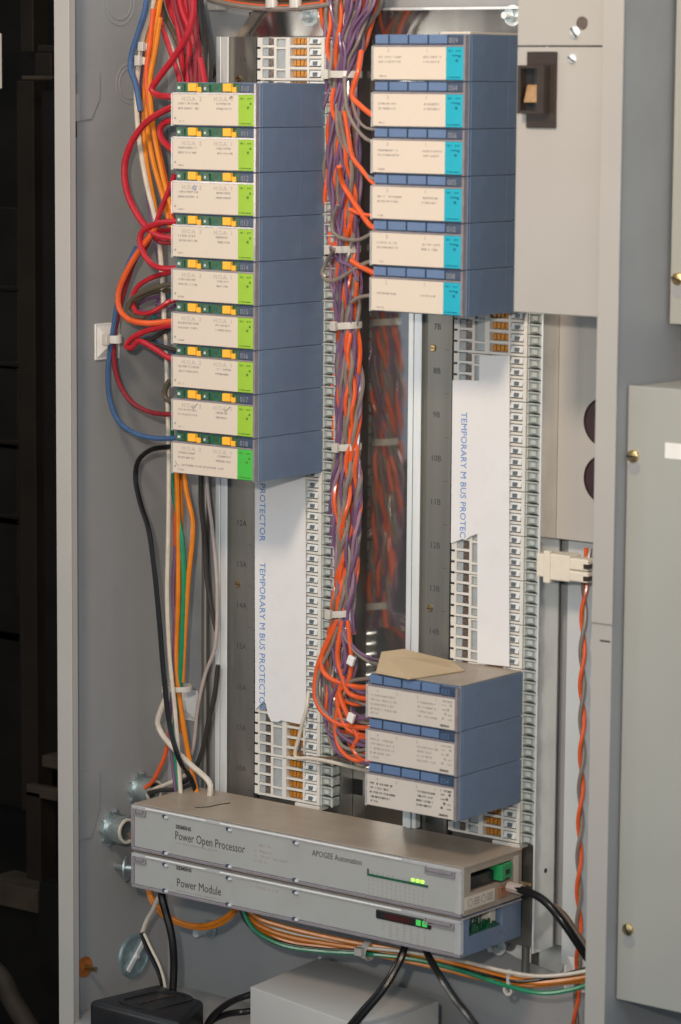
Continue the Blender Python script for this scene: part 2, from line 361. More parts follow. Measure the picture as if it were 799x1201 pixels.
# neighbouring enclosures to the right
nb = thing('junction_box', (0.823, -0.182, -0.555), 'large grey green junction box with two brass screws and blank white tag', 'box')
obj('body', B(M['boxext'], at_loc(nb, 0.8215, 1.16, -0.176, 0.04, -0.553, 0.2765), bev=0.001), nb)
obj('front_cover', B(M['boxext'], at_loc(nb, 0.821, 1.162, -0.1825, -0.1765, -0.5555, 0.2785), bev=0.0012), nb)
for (px, py) in ((743, 535), (737, 1090)):
    key_screw(nb, atY(px, py, -0.1825), M['brass'], 0.0088, 1.1 if py > 800 else 0.0, atY(px+1, py+14, -0.1825))
a, b_ = atY(780, 519, -0.184), atY(812, 544, -0.184)
obj('tag_label', B(M['white'], at_loc(nb, a.x, a.x+0.06, -0.1832, -0.1826, b_.z+0.004, a.z)), nb)
p = atY(786, 379, -0.09)
ub = thing('upper_junction_box', (p.x, -0.09, p.z), 'grey green junction box above the large one with single brass screw', 'box')
obj('body', B(M['boxext'], at_loc(ub, p.x, p.x+0.3, -0.084, 0.05, p.z, 1.0), bev=0.001), ub)
obj('front_cover', B(M['boxext'], at_loc(ub, p.x-0.001, p.x+0.302, -0.09, -0.0845, p.z-0.001, 1.0), bev=0.001), ub)
key_screw(ub, atY(795, 327, -0.09), M['brass'], 0.0085, 0.3, atY(795, 342, -0.09))

# dark equipment to the left, out in the room
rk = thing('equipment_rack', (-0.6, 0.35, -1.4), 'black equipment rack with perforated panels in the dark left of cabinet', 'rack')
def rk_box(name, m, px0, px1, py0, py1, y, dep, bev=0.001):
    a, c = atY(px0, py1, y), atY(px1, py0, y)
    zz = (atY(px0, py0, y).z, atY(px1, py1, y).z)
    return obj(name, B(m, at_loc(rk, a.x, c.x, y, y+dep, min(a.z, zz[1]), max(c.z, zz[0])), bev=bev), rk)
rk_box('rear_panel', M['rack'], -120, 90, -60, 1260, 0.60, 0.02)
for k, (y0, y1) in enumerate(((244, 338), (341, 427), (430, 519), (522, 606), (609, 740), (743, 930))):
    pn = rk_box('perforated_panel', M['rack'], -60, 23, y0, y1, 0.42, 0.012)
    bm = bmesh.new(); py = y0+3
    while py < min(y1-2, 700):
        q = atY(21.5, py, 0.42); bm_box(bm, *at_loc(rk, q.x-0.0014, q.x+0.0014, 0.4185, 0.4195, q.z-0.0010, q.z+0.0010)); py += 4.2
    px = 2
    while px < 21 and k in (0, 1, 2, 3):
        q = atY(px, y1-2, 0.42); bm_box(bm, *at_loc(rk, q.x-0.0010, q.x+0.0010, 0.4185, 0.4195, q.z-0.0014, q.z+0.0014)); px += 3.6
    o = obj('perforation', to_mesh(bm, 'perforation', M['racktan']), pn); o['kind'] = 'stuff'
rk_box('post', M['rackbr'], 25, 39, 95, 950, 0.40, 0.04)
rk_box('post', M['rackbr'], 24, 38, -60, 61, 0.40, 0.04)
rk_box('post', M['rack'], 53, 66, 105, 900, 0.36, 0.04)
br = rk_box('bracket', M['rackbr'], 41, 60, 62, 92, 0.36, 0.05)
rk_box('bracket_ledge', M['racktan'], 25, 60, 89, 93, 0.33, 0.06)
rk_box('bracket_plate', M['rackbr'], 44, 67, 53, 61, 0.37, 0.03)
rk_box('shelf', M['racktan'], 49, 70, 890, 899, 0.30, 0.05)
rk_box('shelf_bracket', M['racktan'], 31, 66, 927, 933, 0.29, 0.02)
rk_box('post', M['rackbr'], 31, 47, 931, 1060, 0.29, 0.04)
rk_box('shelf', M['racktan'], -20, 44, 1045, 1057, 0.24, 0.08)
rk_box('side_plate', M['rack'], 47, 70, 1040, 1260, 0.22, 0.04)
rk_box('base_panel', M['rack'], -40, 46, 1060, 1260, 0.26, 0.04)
a, b_ = atY(-14, 104, 0.1), atY(2.5, 39, 0.1)
tag(obj('switch_plate', B(M['cream'], (a.x, b_.x, 0.09, 0.1, a.z, b_.z), bev=0.002, seg=2)), 'cream wall plate cut off by the left picture edge', 'plate')
a = atY(4, 1150, 0.05)
bm = bmesh.new()
bm_tube(bm, spline([atY(-30, 1120, 0.12), atY(2, 1148, 0.12), atY(14, 1172, 0.12), atY(40, 1215, 0.12), atY(70, 1260, 0.12)]), 0.018, 12)
tag(obj('hose', to_mesh(bm, 'hose', M['racktan'], True)), 'dusty grey brown hose at the bottom left beside the cabinet', 'hose')

# ------------------------------------------------------------------ mounting chassis (two rails on a bright plate)
XO = 0.3683
ch = thing('mounting_chassis', (0, 0.035, -0.573), 'galvanised mounting chassis with two lettered rails carrying the module stacks', 'chassis')
def chb(*b): return at_loc(ch, *b)
obj('back_plate', B(M['galv'], chb(-0.012, 0.5655, 0.035, 0.0365, -0.573, 0.775)), ch)
obj('top_lip', B(M['zinc'], chb(0.236, 0.60, 0.024, 0.0345, 0.7755, 0.779)), ch)
for k, (xo, zb) in enumerate(((0.0, -0.573), (XO, -0.573))):
    zt = 0.7374
    bm = bmesh.new()   # rail profile
    prof = [(-0.041, 0.034), (-0.041, -0.006), (-0.0325, -0.006), (-0.031, -0.0045), (-0.0285, -0.0045), (-0.027, -0.006), (-0.0166, -0.006), (-0.0166, 0.0), (0.031, 0.0),
            (0.031, -0.004), (0.0358, -0.004), (0.0358, 0.004), (0.199 if k == 0 else 0.1945, 0.004), (0.199 if k == 0 else 0.1945, 0.034)]
    if k == 1: prof = prof[:-2]+[(0.2038, 0.004), (0.2038, 0.034)]
    bm_poly(bm, [Vector((x+xo, y-0.035, zb+0.573)) for x, y in prof], (0, 0, zt-zb))
    rl = obj('rail', to_mesh(bm, 'rail', M['galvrail']), ch)
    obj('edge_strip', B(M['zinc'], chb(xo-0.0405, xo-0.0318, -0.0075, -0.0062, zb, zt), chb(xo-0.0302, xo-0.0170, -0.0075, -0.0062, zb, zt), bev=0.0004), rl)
    obj('dark_seam', B(M['black'], chb(xo+0.0362, xo+0.0405, 0.0025, 0.0038, zb, zt)), rl)
    for i in range(19):
        z = (0 if k == 0 else 0.32168) + 0.064*(11-i if k == 0 else 6-i)
        if not (-0.47 < z < zt-0.02): continue
        s = '%d%s' % (i+1, 'AB'[k])
        vis = (k == 0 and (i == 0 or i > 10)) or (k == 1 and 6 <= i <= 13)
        if vis:
            obj('mark', text_mesh(s, 0.0125, M['printdk'], align='CENTER'), rl, (xo+0.006, -0.0352, z-0.0045+0.573))
            obj('mark_tick', B(M['clip'], chb(xo+0.0205, xo+0.030, -0.0004, 0.0001, z-0.033, z-0.0322)), rl)
obj('side_plate', B(M['galv'], chb(0.5725, 0.5737, -0.0195, 0.0345, -0.573, 0.7374)), ch)
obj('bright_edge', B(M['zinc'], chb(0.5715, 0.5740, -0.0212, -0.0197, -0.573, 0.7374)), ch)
# right-hand inner edge highlight, hole in the side and foot
p = atX(638, 1022, 0.5737)
bm = bmesh.new(); bm_cyl(bm, Vector((0.5736, 0.008, p.z))-ch.location, (1, 0, 0), 0.0035, 0.0006, 16)
obj('side_hole', to_mesh(bm, 'side_hole', M['black']), ch)
bm = bmesh.new()
pts = [(0.46, -0.5735), (0.585, -0.5735), (0.585, -0.606), (0.577, -0.616), (0.50, -0.606), (0.46, -0.592)]
bm_poly(bm, [Vector((x, 0.0425, z))-ch.location for x, z in pts], (0, 0.002, 0)); obj('foot', to_mesh(bm, 'foot', M['galv']), ch)
a, c = atY(395, 908, 0.0345), atY(425, 938, 0.0345)
obj('plate_slot', B(M['black'], chb(a.x, c.x, 0.0342, 0.0348, c.z+0.006, a.z-0.002)), ch)
a, c = atY(398, 842, 0.0345), atY(428, 880, 0.0345)
obj('plate_slot', B(M['black'], chb(a.x, c.x, 0.0342, 0.0348, c.z, a.z-0.004)), ch)
def stud(px, py, y, r, lab):
    q = atY(px, py, y); t = thing('hex_bolt', q, lab, 'bolt')
    bm = bmesh.new(); bm_ring(bm, (0, 0, 0), (0, -1, 0), r*1.5, r*0.4, 0.0018, 24); obj('washer', to_mesh(bm, 'washer', M['zinc'], True), t)
    bm = bmesh.new(); bm_cyl(bm, (0, -0.0019, 0), (0, -1, 0), r, 0.009, 6, rot=0.3); obj('nut', to_mesh(bm, 'nut', M['zincblue']), t)
    bm = bmesh.new(); bm_cyl(bm, (0, -0.0108, 0), (0, -1, 0), r*0.5, 0.012, 14); obj('stud', to_mesh(bm, 'stud', M['zinc'], True), t)
stud(364, 19, 0.0345, 0.010, 'bright hex bolt on the plate above the upper left terminal base')
stud(602, 18, 0.0345, 0.010, 'bright hex bolt beside the service box above the cyan modules')
stud(585, 1110, 0.03, 0.009, 'bright hex bolt under the right end of the power module')
for px, py, lab in ((279, 685, 'small brass rail screw between marks 13A and 14A'), (280, 92, 'small brass rail screw under the mark 1A'), (508.5, 408, 'small brass rail screw between marks 7B and 8B'), (504.5, 713.5, 'small brass rail screw between marks 13B and 14B')):
    q = atY(px, py, 0.0); t = thing('rail_screw', q, lab, 'screw', 'small screws in the rails')
    bm = bmesh.new(); bm_cyl(bm, (0, 0, 0), (0, -1, 0), 0.0055, 0.002, 16, 0.0045); obj('head', to_mesh(bm, 'head', M['brass'], True), t)
    obj('slot', B(M['black'], (-0.004, 0.004, -0.0026, -0.0018, -0.0007, 0.0007)), t)

# ------------------------------------------------------------------ terminal bases
def make_base():
    t = thing('terminal_base', (0, 0, 0), 'ivory terminal base', 'terminal base', 'ivory terminal bases clipped along the rails')
    x0, x1 = 0.0498, 0.177; w = x1-x0; P = 0.016
    fx = lambda f: x0+f*w
    obj('base_body', B(M['ivory'], (x0+0.002, x1, -0.010, 0.0035, 0.0006, 0.0634)), t)
    bm = bmesh.new()
    yf = -0.019
    for (a, b) in ((0.0, 0.075), (0.25, 0.285), (0.425, 0.49), (0.745, 0.775), (0.955, 1.0)): bm_box(bm, fx(a), fx(b), yf, -0.0101, 0.0006, 0.0634)
    for i in range(4):
        z = i*P
        for (a, b) in ((0.075, 0.25), (0.49, 0.745), (0.775, 0.955)):
            bm_box(bm, fx(a), fx(b), yf+0.0006, -0.0101, z+0.0006, z+0.0042)
    for (a, b) in ((0.0006, 0.0040), (0.0150, 0.0180), (0.0465, 0.0495), (0.0615, 0.0634)):
        bm_box(bm, fx(0.285), fx(0.425), yf+0.0004, -0.0101, a, b)
    obj('frame', to_mesh(bm, 'frame', M['ivory']), t)
    clip = B(M['clip'], (fx(0.155), fx(0.235), -0.0165, -0.0101, 0.0052, 0.0142), name='clip')
    lens = B(M['window'], (fx(0.08), fx(0.155), -0.0172, -0.0101, 0.0046, 0.0152), name='lens')
    bm = bmesh.new()
    for j in range(4): bm_box(bm, fx(0.515+0.056*j), fx(0.515+0.056*j+0.046), -0.0160, -0.0101, 0.0052, 0.0146, bev=0.0008)
    contact = to_mesh(bm, 'contact', M['fuse'])
    bm = bmesh.new()
    bm_poly(bm, [Vector((fx(0.785), -0.0101, 0.0048)), Vector((fx(0.785), -0.0205, 0.0062)), Vector((fx(0.785), -0.0175, 0.0150)), Vector((fx(0.785), -0.0101, 0.0156))], (w*0.165, 0, 0))
    lever = to_mesh(bm, 'lever', M['lever'])
    slot = B(M['slotgrey'], (fx(0.84), fx(0.90), -0.0208, -0.0185, 0.0068, 0.0125), name='lever_slot')
    notch = B(M['black'], (x0-0.002, x0+0.006, -0.0194, -0.0185, -0.0014, 0.0016), name='notch')
    cx0, cx1 = 0.1775, 0.2005
    term = B(M['cterm'], (cx0, cx1, -0.0155, 0.002, 0.0012, 0.0148), bev=0.0015, name='clear_terminal')
    bm = bmesh.new()
    bm_box(bm, cx0, cx1+0.0005, -0.0185, -0.0158, 0.0135, 0.0153); bm_box(bm, cx0+0.0005, cx0+0.003, -0.0175, -0.0158, 0.001, 0.0134)
    bm_box(bm, cx1-0.003, cx1, -0.0168, -0.0158, 0.001, 0.0134); bm_box(bm, cx0+0.007, cx0+0.016, -0.0172, -0.0158, 0.004, 0.011, bev=0.0006)
    trib = to_mesh(bm, 'terminal_rib', M['ctrib'])
    wind = [B(M['window'], (fx(0.295), fx(0.415), -0.0160, -0.0101, a, b), name='window') for a, b in ((0.0045, 0.0146), (0.0184, 0.0461), (0.0499, 0.0611))]
    for i in range(4):
        L = (0, 0, i*P)
        obj('clip', clip, t, L); obj('lens', lens, t, L); k_ = obj('contact', contact, t, L); k_['kind'] = 'stuff'
        lv = obj('lever', lever, t, L); obj('lever_slot', slot, lv)
        tm = obj('clear_terminal', term, t, L); k_ = obj('terminal_rib', trib, tm); k_['kind'] = 'stuff'
        obj('notch', notch, t, L)
    for wm in wind: obj('window', wm, t)
    return t
base0 = make_base(); first = True
ZT0 = 0.7365
for k in range(2):
    for i in range(18):
        if k == 1 and i < 5: continue
        if k == 1 and i in (14, 15): pass
        z = ZT0-0.064*(i+1)
        loc = (XO*k, 0, z)
        if first: o = base0; o.location = loc; first = False
        else: o = copy_thing(base0, loc)
        mk = '%d%s' % (i+1, 'AB'[k])
        o['label'] = 'ivory terminal base right of the rail position %s on the %s rail' % (mk, ('left', 'right')[k])
for k, z in ((0, ZT0-0.064*18), (1, ZT0-0.064*18)):
    tag(obj('end_plate', B(M['ivory'], (0.130+XO*k, 0.178+XO*k, -0.021, 0.003, z-0.008, z-0.0008), bev=0.001)), 'ivory end plate under the lowest terminal base of %s rail' % ('left', 'right')[k], 'end plate', 'end plates closing the terminal rows')

# protector films
def film(name, pts, text_px, label, xo):
    y = -0.0222; t = thing(name, (pts[0].x, y, pts[0].z), label, 'film', 'white protector films over the terminals')
    L = t.location; bm = bmesh.new(); bm_poly(bm, [Vector((p.x-L.x, 0, p.z-L.z)) for p in pts], (0, 0.0006, 0))
    obj('sheet', to_mesh(bm, 'sheet', M['paper']), t)
    for (s, px, py, sz) in text_px:
        q = atY(px, py, y)
        obj('lettering', text_mesh(s, sz, M['blueprint'], 'down', sx=0.98), t, (q.x-L.x, -0.0003, q.z-L.z))
S = lambda px, py: atY(px, py, -0.0222)
film('protector_film', [S(299, 540), S(358, 530), S(359, 700), S(359, 851), S(330, 845), S(326, 847), S(318, 846), S(314, 838), S(312, 826), S(309, 822), S(306, 826), S(302, 830), S(299.5, 832), S(299, 700)],
     [('PROTECTOR', 305, 566, 0.0158), ('TEMPORARY M BUS PROTECTOR', 305, 659, 0.0158)], 'white protector film with blue vertical lettering over left terminals', 0)
film('protector_film', [S(531, 446), S(547, 445.5), S(562, 446.5), S(562.5, 417), S(598, 417), S(597.5, 600), S(597.5, 782), S(560, 778), S(560, 626), S(552, 629), S(546, 633), S(543, 632), S(529, 637), S(530, 540)],
     [('TEMPORARY M BUS PROTECTOR'[:22], 541.5, 483, 0.0146)], 'white protector film with blue vertical lettering over right terminals', XO)

# ------------------------------------------------------------------ I/O modules
MW, MH, MD = 0.160, 0.064, 0.155
body_me = None
def text_part(s, size, m, parent, x, y, z, **k): return obj('lettering', text_mesh(s, size, m, **k), parent, (x, y, z))
MODM = {}
def shared(key, f):
    if key not in MODM: MODM[key] = f()
    return MODM[key]
ZS = 0.0465           # top of the label, bottom of the button strip
def make_module(kind, num, loc, label, group, seed, words):
    t = thing('input_output_module', loc, label, 'module', group)
    R = random.Random(seed)
    def body():
        bm = bmesh.new(); bm_box(bm, 0.0015, MW, 0.0045, MD, 0.0003, MH-0.0003, bev=0.0007)
        return to_mesh(bm, 'body', M['blue'])
    bd = obj('body', shared('body', body), t)
    obj('side_ridge', shared('ridge', lambda: B(M['blue'], (MW-0.0002, MW+0.0002, 0.098, 0.0995, 0.002, MH-0.002))), bd)
    obj('side_ridge', shared('ridge2', lambda: B(M['blue'], (MW-0.0002, MW+0.0005, 0.010, 0.0116, 0.001, MH-0.001), bev=0.0002)), bd)
    def cov():
        bm = bmesh.new()
        bm_box(bm, -0.0016, 0.0012, -0.0035, 0.020, 0.0008, 0.0478)
        return to_mesh(bm, 'clear_cover', M['clear'])
    obj('clear_cover', shared('cov', cov), t)
    obj('clear_cover', shared('cov2', lambda: B(M['smoke'], (MW-0.0045, MW-0.0008, -0.0034, 0.0043, 0.0010, MH-0.0014))), t)
    def cedge():
        bm = bmesh.new(); bm_box(bm, 0.0, MW-0.0047, -0.0020, 0.0043, ZS+0.0003, ZS+0.0028)
        return to_mesh(bm, 'cover_edge', M['smoke'])
    obj('cover_edge', shared('ce', cedge), t)
    cx = 0.126 if kind != 'white' else 0.1545
    lb = obj('label_plate', shared('lab'+kind, lambda: B(M['label' if kind != 'white' else 'label2'], (0.0013, cx-0.0002, -0.0030, 0.0042, 0.0022, ZS), bev=0.0004)), t)
    if kind != 'white':
        m = {'lime': M['lime'], 'green': M['green_l'], 'cyan': M['cyan']}[kind]; pm = M['cyanprint'] if kind == 'cyan' else M['limeprint']
        sec = obj('colour_panel', shared('sec'+kind, lambda: B(m, (cx, MW-0.0048, -0.0030, 0.0042, 0.0022, ZS), bev=0.0004)), t)
        def pr():
            bm = bmesh.new(); small_print(bm, cx+0.004, 0.040, 0.021, 0.0026, -0.0034, 5); small_print(bm, cx+0.003, 0.0048, 0.022, 0.0017, -0.0034, 6); 
            bm_box(bm, cx+0.0165, cx+0.0200, -0.0034, -0.0029, 0.0265, 0.0300); bm_box(bm, cx+0.0215, cx+0.0245, -0.0034, -0.0029, 0.0325, 0.0355)
            if kind == 'cyan': small_print(bm, cx+0.010, 0.034, 0.010, 0.002, -0.0034, 9)
            return to_mesh(bm, 'print', pm)
        obj('print', shared('pr'+kind, pr), sec)['kind'] = 'stuff'
    bm = bmesh.new(); pdk = kind == 'white'
    if kind in ('lime', 'green'):
        for (x, s) in ((0.021, 'HOA'), (0.081, 'HOA')): pass
        obj('lettering', shared('hoa2', lambda: text_mesh('H.O.A.  2', 0.0088, M['faint'], sx=1.1)), lb, (0.019, -0.0033, 0.0372))
        obj('lettering', shared('hoa1', lambda: text_mesh('H.O.A.  1', 0.0088, M['faint'], sx=1.05)), lb, (0.080, -0.0033, 0.0372))
        w1, w2 = R.uniform(0.034, 0.045), R.uniform(0.022, 0.031)
        for z in (0.0318, 0.0248):
            small_print(bm, 0.012, z, w1*R.uniform(0.85, 1), 0.0030, -0.0034, R.random()); small_print(bm, 0.087-0.004*R.random(), z, w2*R.uniform(0.85, 1), 0.0030, -0.0034, R.random())
        if seed == 8: small_print(bm, 0.014, 0.0135, 0.085, 0.0030, -0.0034, 4)
        small_print(bm, 0.012, 0.0065, 0.011, 0.0024, -0.0034, R.random())
        bm_box(bm, 0.0045, 0.0075, -0.0034, -0.0029, 0.0105, 0.0135)
    elif kind == 'cyan':
        for (x, s) in ((0.026, '2'), (0.092, '1')): obj('lettering', shared('d'+s, lambda: text_mesh(s, 0.0072, M['print'])), lb, (x, -0.0033, 0.0395))
        w1 = R.uniform(0.030, 0.042)
        for j, z in enumerate((0.0315, 0.0250)):
            if words == 1 and j == 0: continue
            small_print(bm, 0.011, z, w1*R.uniform(0.8, 1), 0.0030, -0.0034, R.random()); small_print(bm, 0.088, z, 0.032*R.uniform(0.8, 1), 0.0030, -0.0034, R.random())
        small_print(bm, 0.012, 0.0055, 0.011, 0.0026, -0.0034, R.random())
    else:
        for (x, s) in ((0.018, '4'), (0.052, '3'), (0.088, '2'), (0.121, '1')): obj('lettering', shared('e'+s, lambda: text_mesh(s, 0.0066, M['print'])), lb, (x, -0.0033, 0.0395))
        for z in (0.0335, 0.0270, 0.0205, 0.0140):
            small_print(bm, 0.007, z, R.uniform(0.034, 0.050), 0.0030, -0.0034, R.random()); small_print(bm, 0.090, z, R.uniform(0.024, 0.036), 0.0030, -0.0034, R.random())
        small_print(bm, 0.007, 0.0075, 0.014, 0.0030, -0.0034, R.random())
        small_print(bm, 0.132, 0.0405, 0.018, 0.003, -0.0034, R.random())
        for j in range(4):
            bm_box(bm, 0.1325+0.0045*j, 0.1358+0.0045*j, -0.0035, -0.0029, 0.0155+0.0066*j, 0.0188+0.0066*j)
            small_print(bm, 0.1325 if j > 1 else 0.143, 0.0155+0.0066*j, 0.007, 0.0016, -0.0034, R.random())
        obj('lettering', shared('mk', lambda: text_mesh('SIEMENS', 0.0042, M['printdk'], bold=0.0001)), lb, (0.1295, -0.0033, 0.0055))
    obj('print', to_mesh(bm, 'print', M['printdk'] if (pdk and seed == 12) else M['print']), lb)['kind'] = 'stuff'
    # strip above the label
    if kind in ('lime', 'green'):
        pcb = obj('circuit_board', shared('pcb', lambda: B(M['pcb'], (0.004, 0.127, 0.0030, 0.0044, ZS+0.0030, MH-0.001))), t)
        def comp():
            bm = bmesh.new()
            for (a, b) in ((0.005, 0.0165), (0.0555, 0.068), (0.0175, 0.0195), (0.049, 0.054), (0.117, 0.126)): bm_box(bm, a, b, 0.0005, 0.003, ZS+0.0042, MH-0.0035)
            return to_mesh(bm, 'chip', M['chip'])
        obj('chip', shared('chip', comp), pcb)['kind'] = 'stuff'
        def leds():
            bm = bmesh.new(); bm_box(bm, 0.009, 0.013, -0.001, 0.0005, ZS+0.0075, ZS+0.011); bm_box(bm, 0.060, 0.0625, -0.001, 0.0005, ZS+0.007, ZS+0.0105)
            return to_mesh(bm, 'led', M['lever'])
        obj('led', shared('led', leds), pcb)['kind'] = 'stuff'
        def sw():
            bm = bmesh.new(); bm_box(bm, 0, 0.0145, -0.0045, 0.003, ZS+0.0042, MH-0.0016, bev=0.0008); bm_box(bm, 0.0147, 0.0225, -0.0020, 0.003, ZS+0.0030, MH-0.0068, bev=0.0008)
            return to_mesh(bm, 'toggle_switch', M['yellow'])
        for x in (0.0310, 0.0975): obj('toggle_switch', shared('sw', sw), t, (x, 0, 0))
    else:
        def gut(): return B(M['navy'], (0.0022, 0.1275, 0.0030, 0.0044, ZS+0.0030, MH-0.0008), name='button_tray')
        obj('button_tray', shared('gut', gut), t)
        for j, (a, b) in enumerate(((0.0025, 0.0245), (0.0275, 0.0580), (0.0610, 0.0920), (0.0950, 0.1255))):
            obj('button', shared('btn%d' % j, lambda: B(M['bluebtn'], (a, b, -0.0008, 0.0028, ZS+0.0044, MH-0.0012), bev=0.0007)), t)
    kp = obj('address_key', shared('key'+('w' if kind == 'white' else ''), lambda: B(M['navy'], (0.1285, 0.1545, -0.0022, 0.0044, ZS+0.0034, MH-0.0014), bev=0.0006)), t)
    obj('number', text_mesh(num, 0.0112, M['bluebtn' if kind == 'white' else 'keyprint'], sx=0.92 if len(num) < 4 else 0.75, bold=0.0), kp, (0.1302, -0.0025, ZS+0.0052))
    return t
def pen(root, pts, m):
    lb = [c for c in root.children if c.name.startswith('label_plate')][0]
    bm = bmesh.new(); bm_tube(bm, [Vector((x, -0.0034, z)) for x, z in pts], 0.0007, 5); obj('pen_mark', to_mesh(bm, 'pen_mark', m), lb)
X1, YFm = 0.01701, -0.17441+0.003
ordn = ['topmost', 'second', 'third', 'fourth', 'fifth', 'sixth', 'seventh', 'eighth', 'lowest']
for i in range(9):
    o = ordn[i]
    lab = ('%s module of the left stack with %s tag and yellow switches' % ('topmost' if i == 0 else 'lowest', 'lime' if i == 0 else 'bright green')) if i in (0, 8) else \
          '%s lime tagged module from the top of the left stack' % o
    mo = make_module('green' if i == 8 else 'lime', '%03d' % (10+i), (X1, YFm, 0.6695-MH*(i+1)), lab, 'green tagged modules in the left stack', i, 2)
    if i == 7:
        pen(mo, [(0.038, 0.040), (0.041, 0.036), (0.050, 0.044)], M['print']); pen(mo, [(0.100, 0.040), (0.103, 0.036), (0.113, 0.044)], M['print'])
    if i == 2: pen(mo, [(0.040, 0.039), (0.043, 0.043), (0.047, 0.042), (0.046, 0.037), (0.041, 0.037)], M['blueprint'])
    if i == 8: pen(mo, [(0.006, 0.020), (0.009, 0.016), (0.013, 0.013)], M['print'])
    if i == 0: pen(mo, [(0.110, 0.041), (0.113, 0.044), (0.116, 0.043)], M['printdk'])
rn = ['009', '004', '006', '005', '010', '008']
for i in range(6):
    o = ['topmost', 'second', 'third', 'fourth', 'fifth', 'lowest'][i]
    lab = '%s cyan tagged module %sof the right stack' % (o, 'from the top ' if 0 < i < 5 else '')
    make_module('cyan', rn[i], (X1+XO, YFm, 0.7373-MH*(i+1)), lab, 'cyan tagged modules in the right stack', 20+i, 1 if i in (5,) else 2)
for i in range(3):
    lab = ['top module of the small white labelled stack under tan card', 'middle module of the small white labelled stack', 'bottom module of the small white labelled stack with dark print'][i]
    make_module('white', ['032', '033', '034'][i], (X1+XO, YFm, -0.163-MH*(i+1)), lab, 'white labelled modules in the lower stack', 10+i, 2)
tag(obj('cap_plate', B(M['label'], (X1+XO+0.10, X1+XO+0.150, YFm+0.02, -0.018, 0.7378, 0.7405))), 'thin beige cap plate on top of the cyan module stack', 'cap plate')
bx0, bx1 = X1+XO+0.0018, X1+XO+MW
tag(obj('cap_plate', B(M['tan'], (bx0, bx1-0.0006, YFm+0.006, -0.0185, -0.1628, -0.1615), bev=0.0005)), 'brown cap plate covering the small lower module stack', 'cap plate')
# folded manila card lying on that stack
bm = bmesh.new(); zc = -0.1605
a = [atZ(441, 789.5, zc), atZ(480, 797, zc), atZ(545, 787, zc), atY(529, 775.5, -0.025), atY(500, 768.5, -0.035), atY(474, 762, -0.050), atY(447.5, 765.5, -0.085)]
vs = [bm.verts.new(p) for p in a]; vt = [bm.verts.new(p+Vector((0, 0, 0.0012))) for p in a]
for q in (vs[::-1], vt):
    for k in range(1, len(q)-1): bm.faces.new((q[0], q[k], q[k+1]))
for k in range(len(a)): bm.faces.new((vs[k], vs[(k+1) % len(a)], vt[(k+1) % len(a)], vt[k]))
tag(obj('card', to_mesh(bm, 'card', M['card'])), 'pointed manila card lying on top of the small lower stack', 'card')

# ------------------------------------------------------------------ processor and power module (long units)
PX0, PX1, PYF, PYB = -0.063, 0.5585, -0.174, -0.028
def unit(z0, z1, kind, label):
    t = thing(kind, (PX0, PYF, z0), label, 'module'); L = t.location; W_ = PX1-PX0; H = z1-z0; D = PYB-PYF
    fx = lambda px, py: atY(px, py, PYF-0.004)-L
    bodym = M['tan'] if kind == 'processor_unit' else M['blue']
    wy0, wy1 = 0.020, 0.122
    if kind == 'processor_unit': wz0, wz1 = 0.032, 0.0605
    else: wz0, wz1 = 0.027, 0.0575; wy0, wy1 = 0.018, 0.100
    bm = bmesh.new()
    bm_box(bm, 0.003, W_-0.030, 0.004, D, 0.0006, H-0.001)
    bm_box(bm, W_-0.0299, W_-0.002, 0.0042, D-0.0002, 0.0008, wz0); bm_box(bm, W_-0.0299, W_-0.002, 0.0042, D-0.0002, wz1, H-0.0012)
    bm_box(bm, W_-0.0298, W_-0.0021, 0.0043, wy0, wz0, wz1); bm_box(bm, W_-0.0298, W_-0.0021, wy1, D-0.0003, wz0, wz1)
    obj('housing', to_mesh(bm, 'housing', bodym), t)
    obj('top_panel', B(M['tan'], (0.001, W_-0.0005, 0.001, D, H-0.0009, H+0.0003), bev=0.0005), t)
    lb = obj('label_plate', B(M['silver'], (0.006, W_-0.012, -0.0025, 0.0035, 0.0055, H-0.0070), bev=0.0004), t)
    # clear cover: rims, end pieces and clips
    obj('cover_rim', B(M['clear'], (0.001, W_-0.002, -0.0045, 0.0038, H-0.0068, H-0.0015), bev=0.0006), t)
    obj('cover_highlight', B(M['white'], (0.030, 0.150, -0.0052, -0.0047, H-0.0042, H-0.0022), (0.178, W_-0.105, -0.0052, -0.0047, H-0.0042, H-0.0022), bev=0.0003), t)  # white strips stand in for the bright highlight along the clear rim
    obj('cover_rim', B(M['smoke'], (0.001, W_-0.002, -0.0042, 0.0038, 0.0004, 0.0050), bev=0.0006), t)
    obj('cover_end', B(M['smoke'], (-0.0005, 0.0055, -0.0042, 0.018, 0.0052, H-0.0070), bev=0.0006), t)
    obj('cover_end', B(M['clear'], (W_-0.0115, W_-0.001, -0.0044, 0.0036, 0.0052, H-0.0070), bev=0.0006), t)
    for (a, b) in ((0.008, 0.030), (W_-0.064, W_-0.012)):
        bm = bmesh.new()
        for bb in ((a, b, H-0.0155, H-0.0137), (a, a+0.002, H-0.0137, H-0.0071), (b-0.002, b, H-0.0137, H-0.0071), (a+0.004, b-0.005, H-0.0118, H-0.0078)): bm_box(bm, bb[0], bb[1], -0.0065, -0.0027, bb[2], bb[3], bev=0.0003)
        obj('clip', to_mesh(bm, 'clip', M['smoke']), t)
    for f in (0.108, 0.310, 0.515):
        for z in (H-0.0112, 0.0042): obj('catch', B(M['navy'], (f*W_-0.002, f*W_+0.002, -0.0062, -0.0026, z, z+0.0042)), t)
        for z in (H-0.0112, 0.0042): obj('catch', B(M['lever'], (f*W_+0.0022, f*W_+0.0075, -0.0060, -0.0026, z-0.0005, z+0.0028)), t)
    return t, L, lb, W_, H, D
